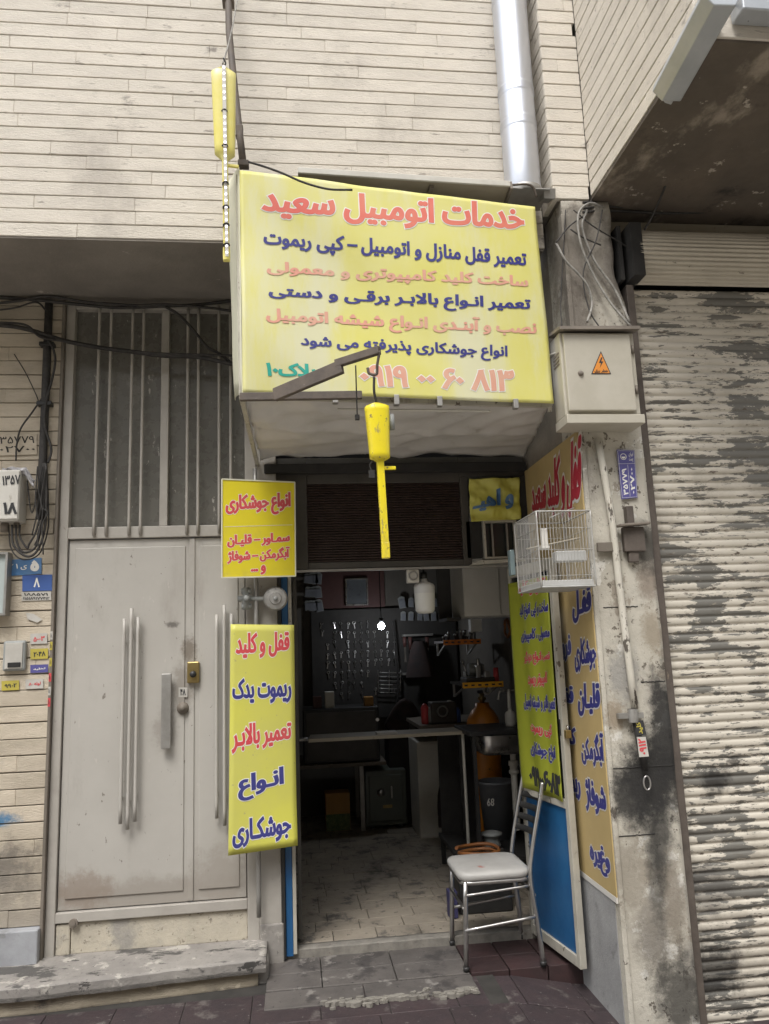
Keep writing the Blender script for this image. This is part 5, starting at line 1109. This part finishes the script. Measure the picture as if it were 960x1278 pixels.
# safe
a, b = PZ(457, 1035, .05), PZ(510, 1033, .05); sx0_, sx1_ = a.x, b.x; zt = PY(480, 961, 2.6).z
t = thing('safe', 'dark green steel safe on the shop floor beside the desk', 'safe', ((sx0_ + sx1_) / 2, 2.75, .05))
g = G(); g.b2((sx0_, 2.6, .07), (sx1_, 3.0, zt)); g.obj('safe_body', 'safe_green', t, bevel=.012)
g = G(); g.b2((sx0_ + .035, 2.585, .11), (sx1_ - .035, 2.599, zt - .04)); dr = g.obj('safe_door', 'safe_green', t, bevel=.008)
cx = (sx0_ + sx1_) / 2; zc = .05 + (zt - .05) * .62
g = G(); g.lathe([(0, .02), (.02, .02), (.03, .006), (.034, 0)], (cx - .045, 2.585, zc), (0, -1, 0)); g.obj('dial', 'steel', dr)
g = G(); g.b2((cx + .04, 2.56, zc - .05), (cx + .055, 2.585, zc + .05)); g.obj('handle', 'chrome', dr, bevel=.004)
g = G(); g.b2((cx - .03, 2.581, zc - .13), (cx + .05, 2.5845, zc - .105)); g.obj('badge', 'brass', dr)
for x in (sx0_ + .04, sx1_ - .08): g = G(); g.b2((x, 2.62, .052), (x + .04, 2.95, .07)); g.obj('foot', 'black', t)
a, b = PZ(407, 1037, .052), PZ(438, 1037, .052); zt = PY(420, 990, 2.6).z
t = thing('carton', 'orange cardboard carton with green leafy print under the desk', 'carton', ((a.x + b.x) / 2, 2.7, .052))
g = G(); g.b2((a.x, 2.6, .052), (b.x, 2.8, zt)); g.obj('carton_box', 'carton', t, bevel=.003)
g = G(); g.b2((a.x + .002, 2.597, .056), (b.x - .002, 2.5995, .052 + (zt - .052) * .45)); g.obj('leaf_print', 'leaf_print', t)
# white cabinet with jacket
a, b = PZ(525, 1047, .052), PZ(552, 1047, .052); zt = PY(538, 925, 2.15).z
t = thing('white_cabinet', 'narrow off white cabinet behind the counter post', 'cabinet', ((a.x + b.x) / 2, 2.2, .052))
g = G(); g.b2((a.x, 2.13, .052), (b.x + .12, 2.6, zt)); g.obj('cabinet_body', 'cabinet_white', t, bevel=.006)
g = G(); g.b2((a.x + .008, 2.12, .09), (b.x + .10, 2.1295, zt - .015)); g.obj('cabinet_door', 'cabinet_white', t, bevel=.003)
def jk(a_, b_):
    an = a_ * 2 * math.pi; top = PY(563, 930, 1.9); w_ = .045 + .075 * min(1, b_ * 1.6) ** .8; z = top.z - b_ * .62
    return Vector((top.x + w_ * math.cos(an) * (1 + .12 * math.sin(5 * an + b_ * 6)), 1.9 + .06 * math.sin(an) * (1 + .15 * math.cos(7 * an)), z))
g = G(); g.grid(jk, 36, 18); tag(g.obj('jacket', 'cloth_dark'), 'dark jacket hanging in front of the white cabinet', 'jacket')
q = PY(556, 965, 1.8); g = G(); g.tube([PY(564, 940, 1.8), PY(555, 990, 1.8)], .01, 8); tag(g.obj('tool_rod', 'brass'), 'thin pale rod leaning against the dark jacket', 'rod')
# hinged counter board and post
za = PY(480, 921, .95).z; za_flap = za + .018
t = thing('counter_flap', 'thin worn wooden counter board across the shop on a slim post', 'counter', (.6, .95, za))
g = G(); a, b = PY(385, 922, .95), PY(587, 918, .95); g.prism([(a.x, .95, za - .004), (b.x, .95, za - .004), (b.x + .1, 1.22, za - .004), (a.x + .02, 1.22, za - .004)], (0, 0, .022)); g.obj('board', 'wood_pale', t)
q = PY(582, 1000, 1.0); g = G(); g.tube([(q.x, 1.0, .05), (q.x, 1.0, za - .004)], .011, 10); g.obj('leg', 'pvc', t)
g = G(); c = PY(378, 915, .95); g.tube([(-.02, 1.1, za), (a.x, 1.1, za)], .012, 8); g.tube([(-.3, 1.1, za - .01), (0, 1.1, za)], .012, 8); g.obj('hinge_rail', 'galv_dull', t)
# wall cupboard
a, b = PY(577, 712, .55), PY(626, 768, .55)
t = thing('wall_cupboard', 'grey white wall cupboard hung high at the right of the shop', 'cupboard', ((a.x + b.x) / 2, .7, b.z))
g = G(); g.b2((a.x, .55, b.z), (1.60, .95, 2.5)); g.obj('cupboard_body', 'cabinet_white', t, bevel=.004)
g = G(); g.b2((a.x + .005, .538, b.z + .005), (b.x - .005, .549, 2.495)); g.obj('cupboard_door', 'cabinet_white', t, bevel=.003)
c = PY(556, 770, .7); g = G(); g.b2((c.x, .65, b.z - .02), (a.x - .002, .95, b.z)); g.b2((c.x, .94, b.z), (a.x - .002, .95, 2.5)); g.b2((c.x, .93, b.z), (c.x + .012, .95, 2.5)); g.obj('open_side_shelf', 'shop_dark', t)
# tool shelves
def shelf(name, label, u0, u1, v, Y, m, dep=.25):
    a, b = PY(u0, v, Y), PY(u1, v, Y); z = (a.z + b.z) / 2
    t = thing(name, label, 'shelf', ((a.x + b.x) / 2, Y, z)); g = G(); g.b2((a.x, Y, z - .018), (b.x, Y + dep, z)); g.obj('shelf_board', 'maroon' if m == 'orange_paint' else 'dark_frame', t)
    g = G(); g.b2((a.x, Y - .012, z - .034), (b.x, Y - .001, z + .006)); fe = g.obj('front_edge', m, t, bevel=.002)
    n_ = 6
    for k in range(n_):
        g = G(); x = a.x + (b.x - a.x) * (k + .5) / n_; g.b2((x - .012, Y - .0135, z - .02), (x + .012, Y - .0122, z - .009)); g.obj('slot', 'black', fe)
    for x in (a.x + .02, b.x - .03): g = G(); g.b2((x, Y + dep - .02, z - .12), (x + .015, Y + dep - .0, z - .02)); g.beam((x + .0075, Y + .05, z - .025), (x + .0075, Y + dep - .02, z - .115), .012, .012); g.obj('bracket', 'galv_dull', t)
    return a.x, b.x, z
x0s, x1s, zs = shelf('tool_shelf', 'upper orange edged shelf crowded with small steel bits', 553, 600, 799, 1.7, 'orange_paint', .4)
for k in range(26):
    x = random.uniform(x0s + .01, x1s - .02); y = random.uniform(1.71, 1.9); h = random.uniform(.03, .09)
    g = G(); g.lathe([(.007, 0), (.007, h * .7), (.011, h * .72), (.011, h), (0, h)], (x, y, zs), n=8); tag(g.obj('drill_bit', 'chrome'), 'small upright steel bit standing on the upper orange shelf', 'tool bit', 'steel bits on the upper orange shelf')
x0s, x1s, zs = shelf('tool_shelf', 'lower amber edged shelf with a key cutting machine', 577, 628, 852, 1.15, 'amber_paint', .45)
xm_ = (x0s + x1s) / 2
t = thing('key_cutting_machine', 'small steel key cutting machine on the amber edged shelf', 'machine', (xm_, 1.3, zs))
g = G(); g.b2((xm_ - .11, 1.18, zs), (xm_ + .10, 1.40, zs + .035)); g.obj('machine_base', 'dark_frame', t, bevel=.006)
g = G(); g.cyl((xm_ - .06, 1.33, zs + .09), (xm_ + .04, 1.33, zs + .09), .045); g.obj('motor', 'pump_grey', t)
g = G(); g.cyl((xm_ + .045, 1.33, zs + .09), (xm_ + .055, 1.33, zs + .09), .038, n=24); g.obj('cutting_wheel', 'chrome', t)
g = G(); g.b2((xm_ - .03, 1.19, zs + .035), (xm_ + .0, 1.23, zs + .12)); g.cyl((xm_ - .015, 1.20, zs + .12), (xm_ - .015, 1.20, zs + .17), .012); g.b2((xm_ + .03, 1.19, zs + .035), (xm_ + .07, 1.24, zs + .08)); g.obj('vise', 'chrome', t, bevel=.003)
g = G(); g.tube([(xm_ - .10, 1.2, zs + .05), (xm_ - .13, 1.18, zs + .14)], .006, 8); g.cyl((xm_ - .13, 1.18, zs + .14), (xm_ - .135, 1.178, zs + .16), .012); g.obj('lever', 'steel', t)
g = G(); g.lathe([(.02, 0), (.022, .02), (.018, .1), (0, .1)], (x1s - .03, 1.22, zs), n=12); tag(g.obj('oil_can', 'red_ink'), 'small red can beside the key cutting machine', 'can')
g = G(); g.b2((x1s - .20, 1.46, zs), (x1s - .08, 1.56, zs + .07)); tag(g.obj('tool_box', 'cabinet_white', bevel=.004), 'small pale box behind the key cutting machine', 'box')
q = PY(594, 782, 1.55); g = G(); g.b2((q.x - .04, 1.55, q.z - .04), (q.x + .05, 1.63, q.z + .06)); g.b2((q.x, 1.63, q.z), (q.x + .02, 1.66, q.z + .02)); tag(g.obj('switch_box', 'cabinet_white', bevel=.004), 'pale electrical box under the wall cupboard', 'switch box')
# framed picture and maroon board high on the back wall
a, b = PY(395, 708, 3.2), PY(481, 757, 3.2); g = G(); g.b2((a.x, 3.22, b.z), (b.x, 3.29, 2.6)); tag(g.obj('maroon_board', 'maroon'), 'dark maroon panel high on the back wall', 'board')
a, b = PY(431, 722, 3.18), PY(460, 755, 3.18); t = thing('framed_picture', 'small silver framed picture on the maroon panel', 'picture', ((a.x + b.x) / 2, 3.18, (a.z + b.z) / 2))
g = G()
for lo, hi in (((a.x, b.z), (a.x + .012, a.z)), ((b.x - .012, b.z), (b.x, a.z)), ((a.x + .012, a.z - .012), (b.x - .012, a.z)), ((a.x + .012, b.z), (b.x - .012, b.z + .012))): g.b2((lo[0], 3.185, lo[1]), (hi[0], 3.215, hi[1]))
g.obj('picture_frame', 'steel', t); g = G(); g.b2((a.x + .01, 3.20, b.z + .01), (b.x - .01, 3.21, a.z - .01)); g.obj('print', 'picture_print', t)
# sink
Ys = .72
a, b = PY(586, 914, Ys), PY(652, 914, Ys); zs = PY(620, 912, Ys).z
t = thing('sink', 'dark rimmed stainless steel sink with its bowl showing underneath', 'sink', ((a.x + b.x) / 2, 1.0, zs))
X1 = 1.63
g = G(); g.b2((a.x, Ys, zs - .03), (X1, Ys + .5, zs)); g.obj('worktop', 'black', t, bevel=.004)
cx = (a.x + b.x) / 2 + .04; g = G(); V = []; rg_ = ((1, 0), (1, -.05), (.93, -.10), (.8, -.125), (.4, -.135))
n0 = len(rr2(0, 1, 0, 1, .1))
for k, dz in rg_: V += [(x, y, zs - .03 + dz) for x, y in rr2(cx - .15 * k, cx + .19 * k, Ys + .155 - .19 * k, Ys + .155 + .19 * k, .06 * k + .01)]
g.add(V, [(i * n0 + j, i * n0 + (j + 1) % n0, (i + 1) * n0 + (j + 1) % n0, (i + 1) * n0 + j) for i in range(len(rg_) - 1) for j in range(n0)] + [tuple(range(4 * n0, 5 * n0))], 0, True); g.obj('bowl', 'steel', t)
for x in (a.x + .02, X1 - .04):
    for y in (Ys + .02, Ys + .46): g = G(); g.b2((x, y, .05), (x + .025, y + .025, zs - .03)); g.obj('leg', 'black', t)
q = PY(641, 955, Ys + .2); g = G(); g.lathe([(.034, .03), (.034, .0), (.026, -.004), (.026, -.03), (.034, -.034), (.034, -.05), (.022, -.06)], (q.x, Ys + .2, q.z), n=16); z_ = q.z - .06
pts = [(q.x + .0, Ys + .2, z_ - k * .004) for k in range(90) if z_ - k * .004 > .09]; g.tube(pts, [.021 + .003 * (k % 2) for k in range(len(pts))], 10); g.tube([(q.x, Ys + .2, q.z + .02), (q.x, Ys + .2, zs - .14)], .02, 10); g.obj('drain_hose', 'pvc', t)
q = PY(624, 868, 1.1); t = thing('faucet', 'small chrome wall tap above the sink', 'tap', q)
g = G(); g.tube(curve_pts([(1.64, 1.1, q.z + .03), (q.x + .03, 1.1, q.z + .03), (q.x, 1.1, q.z + .02), (q.x - .015, 1.1, q.z - .03)]), .010, 10); g.obj('spout', 'chrome', t)
g = G(); g.b2((q.x + .01, 1.085, q.z + .04), (q.x + .05, 1.115, q.z + .052)); g.cyl((q.x + .03, 1.1, q.z + .02), (q.x + .03, 1.1, q.z + .045), .01); g.obj('handle', 'chrome', t)
q = PY(638, 911, .95); t = thing('pump_bottle', 'white plastic bottle with long neck standing on the sink top', 'bottle', (q.x, .95, zs))
g = G(); g.lathe([(0, .0), (.035, .001), (.037, .02), (.037, .08), (.03, .095), (.014, .105), (.013, .12)], (q.x, .95, zs), n=20); g.obj('bottle_body', 'pvc', t)
g = G(); g.lathe([(.012, .12), (.014, .125), (.011, .22), (.006, .25), (0, .25)], (q.x, .95, zs), n=14); g.obj('neck', 'pvc', t)
# orange gas cylinder stands behind the sink top
q = PY(603, 900, 1.45); t = thing('gas_cylinder', 'rust stained orange gas cylinder with brass valve behind the sink', 'gas cylinder', (q.x, 1.45, .052))
zt = PY(603, 882, 1.45).z
g = G(); g.lathe([(0, .052), (.115, .055), (.125, .08), (.125, zt - .13), (.115, zt - .08), (.085, zt - .03), (.055, zt), (.05, zt + .03), (0, zt + .03)], (q.x, 1.45, 0), n=28); g.obj('tank', 'orange_tank', t)
g = G(); g.cyl((q.x, 1.45, zt + .03), (q.x, 1.45, zt + .10), .02, n=12); g.cyl((q.x - .03, 1.45, zt + .06), (q.x + .03, 1.45, zt + .06), .012, n=10); g.obj('valve', 'brass', t)
g = G(); g.lathe([(.03, 0), (.034, .01), (.03, .02)], (q.x, 1.45, zt + .10), n=14); g.obj('hand_wheel', 'black', t)
q = PY(608, 861, 1.40); g = G(); g.tube([q + Vector((.026 * math.cos(k), 0, .028 * math.sin(k))) for k in [j * math.pi / 10 for j in range(20)]], .009, 8, closed=True); g.tube([q + Vector((.02, .0, .02)), q + Vector((.02, .17, .06))], .004, 6); tag(g.obj('tape_roll', 'pvc'), 'white tape roll hung below the amber shelf', 'tape roll')
q = PY(551, 887, 2.0); t = thing('bench_grinder', 'small grey bench grinder at the back right of the shop', 'grinder', (q.x, 2.0, q.z))
g = G(); g.b2((q.x - .09, 1.96, q.z - .10), (q.x + .12, 2.14, q.z + .07)); g.obj('housing', 'dark_frame', t, bevel=.01)
g = G(); g.lathe([(.038, 0), (.048, .008), (.04, .016), (.034, .008)], (q.x, 1.955, q.z), (0, -1, 0), 24); g.obj('wheel_ring', 'pump_grey', t)
zt2 = q.z - .10; t = thing('workbench', 'dark workbench carrying the grinder at the back', 'bench', (q.x + .1, 2.2, .05))
g = G(); g.b2((q.x - .2, 1.9, zt2 - .03), (1.62, 2.7, zt2)); g.obj('bench_top', 'old_brown', t)
for x in (q.x - .18, 1.55): g = G(); g.b2((x, 2.6, .05), (x + .05, 2.65, zt2 - .03)); g.obj('leg', 'dark_frame', t)
q = PY(505, 895, 2.75); g = G(); g.grid(lambda a, b: Vector((q.x - .16 + a * .36 + .02 * math.sin(b * 5), 2.78 + .12 * math.sin(math.pi * a) * -1 + .02 * noise.noise(Vector((a * 5, b * 5, 0))), q.z - .18 + b * (.30 * math.sin(math.pi * (a * .85 + .08)) + .05))), 18, 12, (0, .02, 0)); tag(g.obj('coat_pile', 'cloth_dark'), 'dark heap of cloth piled beside the black case', 'cloth')
g = G(); g.b2((q.x - .16, 2.7, .052), (q.x + .2, 3.05, q.z - .17)); tag(g.obj('black_cupboard', 'shop_dark', bevel=.006), 'dark low cupboard beneath the cloth heap', 'cupboard')
# bucket, pump, hoses under the sink
zst = PY(612, 1066, .75).z
t = thing('low_stand', 'low black stand under the sink carrying bin and pump', 'stand', (1.3, 1.0, .052))
g = G(); g.b2((1.02, .66, zst - .03), (1.60, 1.42, zst)); g.obj('stand_top', 'black_matte', t, bevel=.003)
for x in (1.03, 1.56):
    for y in (.68, 1.37): g = G(); g.b2((x, y, .052), (x + .03, y + .03, zst - .03)); g.obj('leg', 'black', t)
g = G(); g.b2((1.04, 1.38, zst + .001), (1.60, 1.40, .98)); tag(g.obj('added_dark_sheet', 'black_matte'), 'added black sheet darkening the space behind the bin under the sink', 'board')  # added sheet, its black stands in for the darkness under the sink
zt = PY(620, 976, 1.15).z; bx = PY(621, 1010, 1.15).x
t = thing('bin', 'dark grey plastic bin with white print under the sink', 'bin', (bx, 1.15, zst))
g = G(); g.lathe([(0, zst + .002), (.098, zst + .002), (.125, zt), (.13, zt), (.13, zt + .012), (.118, zt + .012), (.094, zst + .03), (0, zst + .03)], (bx, 1.15, 0), n=28); g.obj('bin_body', 'grey_plastic', t)
bp = Panel(*[PY(u, v, 1.018) for u, v in ((604, 980), (640, 980), (640, 1035), (604, 1035))])
text_lines(t, bp, (('68', rectq(608, 996, 617, 1006), 0, None, (.02, .02)),), ['pale_ink'], .0005, name='print')
q = PY(614, 1045, .80); t = thing('water_pump', 'small grey water pump standing in front of the bin', 'pump', (q.x, .80, zst))
g = G(); g.lathe([(0, .03), (.05, .03), (.058, .045), (.05, .06), (.05, .10), (.068, .105), (.068, .118), (.03, .13), (0, .13)], (q.x, .80, zst), n=20); g.obj('pump_body', 'pump_grey', t)
g = G(); g.b2((q.x - .06, .74, zst + .001), (q.x + .06, .86, zst + .032)); g.obj('pump_base', 'dark_frame', t, bevel=.004)
def coil(label, c, r, z, n, m, tube):
    pts = [Vector((c[0] + (r + .012 * math.sin(k * .9)) * math.cos(k * .5), c[1] + .7 * r * math.sin(k * .5), z + .018 * k / 12.6 * 1.6 + .006 * math.sin(k))) for k in range(int(12.6 * n))]
    g = G(); g.tube(pts, tube, 8); return tag(g.obj('hose_coil', m), label, 'hose')
t = thing('black_crate', 'black box standing inside the doorway behind the chair', 'box', (1.1, .4, .052))
g = G(); g.b2((.93, .30, .052), (1.245, .58, .28)); g.obj('crate_body', 'black', t, bevel=.01)
g = G(); g.b2((.92, .29, .281), (1.255, .59, .30)); g.obj('lid', 'black', t, bevel=.006)
coil('orange gas hose coiled on the black box behind the chair', (1.09, .45), .13, .31, 2.6, 'hose', .011)
q = PY(565, 1125, .25); g = G(); g.b2((q.x - .02, .25, .054), (q.x + .03, .33, q.z + .05)); tag(g.obj('blue_tin', 'violet_dark', bevel=.004), 'small violet tin on the floor left of the black box', 'tin')

# hanging clutter inside
cable('black_cable', 'dark cable hanging down the key board on the back wall', [PY(490, 775, 3.1), PY(494, 820, 3.1), PY(497, 860, 3.1), PY(492, 900, 3.1)], .008)

for i, (u, v, hh, m, lb) in enumerate(((531, 902, .16, 'red_ink', 'red topped can on the back workbench'), (538, 903, .13, 'pump_grey', 'grey can on the back workbench'), (562, 904, .18, 'cabinet_white', 'tall white can on the back workbench'), (571, 905, .12, 'blue_plate', 'blue can on the back workbench'))):
    q = PY(u, v, 2.02); g = G(); g.lathe([(0, 0), (.03, 0), (.032, .01), (.032, hh - .03), (.02, hh - .01), (.012, hh), (0, hh)], (q.x, 2.02, zt2), n=14); tag(g.obj('spray_can', m), lb, 'can')
g = G(); a, b = PY(502, 793, 3.15), PY(540, 793, 3.15); g.b2((a.x, 3.12, a.z - .012), (b.x, 3.22, a.z + .008)); tag(g.obj('wall_rail', 'galv_dull'), 'upper steel rail on the back wall right of the key board', 'rail')
g = G(); a, b = PY(502, 841, 3.15), PY(538, 841, 3.15); g.b2((a.x, 3.12, a.z - .012), (b.x, 3.22, a.z + .008)); tag(g.obj('wall_rail', 'galv_dull'), 'lower steel rail on the back wall right of the key board', 'rail')
for u, ln, lb in ((505, .24, 'leftmost hand tool hanging from the upper wall rail'), (512, .30, 'second hand tool hanging from the upper wall rail'), (533, .26, 'rightmost hand tool hanging from the upper wall rail')):
    q = PY(u, 795, 3.1); t = thing('hand_tool', lb, 'tool', q); g = G(); g.b2((q.x - .008, 3.095, q.z - ln), (q.x + .008, 3.11, q.z - ln * .4)); g.obj('shank', 'steel', t)
    g = G(); g.tube([(q.x, 3.10, q.z - ln * .4), (q.x, 3.10, q.z)], [.016, .02], 10); g.obj('handle', 'maroon', t)
def sack(a, b):
    q = PY(524, 800, 3.0); an = a * 6.283; r = .05 + .09 * b ** .7; return Vector((q.x + r * math.cos(an) * (1 + .1 * math.sin(4 * an)), 3.05 + .05 * math.sin(an), q.z - b * .34))
g = G(); g.grid(sack, 24, 12); tag(g.obj('cloth_bag', 'cloth_dark'), 'dark limp bag hanging between the two wall rails', 'bag')
for k, (yy, zz, rr_, m) in enumerate(((1.05, 1.95, .09, 'cable'), (1.35, 1.70, .07, 'hose'), (.85, 1.62, .06, 'cable_grey'))):
    g = G(); g.tube([Vector((1.615 - .006 * (j % 3), yy + rr_ * math.sin(j * .5) * (.8 + .04 * (j % 5)), zz + rr_ * math.cos(j * .5))) for j in range(38)], .007, 6)
    tag(g.obj('wire_coil', m), ('black wire coil hung highest on the right shop wall', 'orange wire coil hung on the right shop wall', 'grey wire coil hung lowest on the right shop wall')[k], 'coil')
for k, (x, h) in enumerate(((.16, .10), (.27, .14), (.62, .08))):
    g = G(); g.b2((x, 2.62, za_desk + .0), (x + .08, 2.74, za_desk + h)); tag(g.obj('small_box', ('maroon', 'cabinet_white', 'carton')[k], bevel=.003), ('small maroon box on top of the black case', 'small pale box on top of the black case', 'small brown box on top of the black case')[k], 'box')
q = PY(478, 907, .98); g = G(); g.b2((q.x - .04, 1.0, za_flap), (q.x + .10, 1.12, za_flap + .012)); tag(g.obj('paper_pad', 'paper_white'), 'thin paper pad lying on the counter board', 'pad')
# wires and scrap under the corner of the bay
c = PX(828, 60, 1.60); g = G(); g.prism([c + Vector((-.0, -.10, -.02)), c + Vector((-.0, .02, -.05)), c + Vector((0, .06, .0)), c + Vector((0, .12, -.03)), c + Vector((0, .16, .08)), c + Vector((0, -.06, .10))], (.012, 0, 0)); tag(g.obj('metal_scrap', 'rust_bar'), 'ragged dark sheet metal scrap beside the tube light', 'scrap')
cable('black_cable', 'thin wire arching from the tube light to the lamp at the corner', [PX(905, 8, 1.66), PX(918, 6, 1.72), PX(935, -4, 1.80), PX(950, -20, 1.9)], .005)

pk = None
for i in range(22):
    u = 384 + (i % 4) * 4.6 + random.uniform(-1, 1) if i < 12 else 503 + ((i - 12) % 5) * 10 + random.uniform(-2, 2)
    v = 722 + (i // 4) * 17 if i < 12 else 752 + ((i - 12) // 5) * 17
    q = PY(u, v, 3.205)
    if pk is None:
        g = G(); g.b2((-.028, -.012, -.05), (.028, 0, .03)); g.prism([(-.034, .001, -.055), (.034, .001, -.055), (.034, .001, .045), (.012, .001, .06), (-.012, .001, .06), (-.034, .001, .045)], (0, .003, 0), 1)
        o = pk = g.obj('blister_packet', ['grey_plastic', 'pump_grey'], bevel=.003)
    else: o = pk.copy(); COL.objects.link(o)
    o.location = q; o.rotation_euler = (0, random.uniform(-.15, .15), 0); s_ = random.uniform(.75, 1.1); o.scale = (s_, 1, s_)
    tag(o, 'small grey packet hanging high on the back wall of the shop', 'packet', 'packets hanging on the back wall')
bxp = None
for i in range(9):
    y = 1.15 + i * .16
    g = G(); hh = random.uniform(.07, .15); g.b2((1.50, y, 2.02), (1.63, y + .13, 2.02 + hh)); tag(g.obj('parts_box', ('carton', 'cabinet_white', 'maroon', 'blue_faded')[i % 4], bevel=.003), 'small cardboard parts box on the long shelf of the right shop wall', 'box', 'parts boxes on the right wall shelf')
t = thing('wall_shelf', 'long dark shelf of parts boxes along the right shop wall', 'shelf', (1.56, 1.9, 2.0))
g = G(); g.b2((1.47, 1.1, 2.0), (1.638, 2.7, 2.019)); g.obj('shelf_board', 'old_brown', t)
for y in (1.3, 2.4): g = G(); g.b2((1.60, y, 1.86), (1.638, y + .02, 1.999)); g.obj('bracket', 'galv_dull', t)
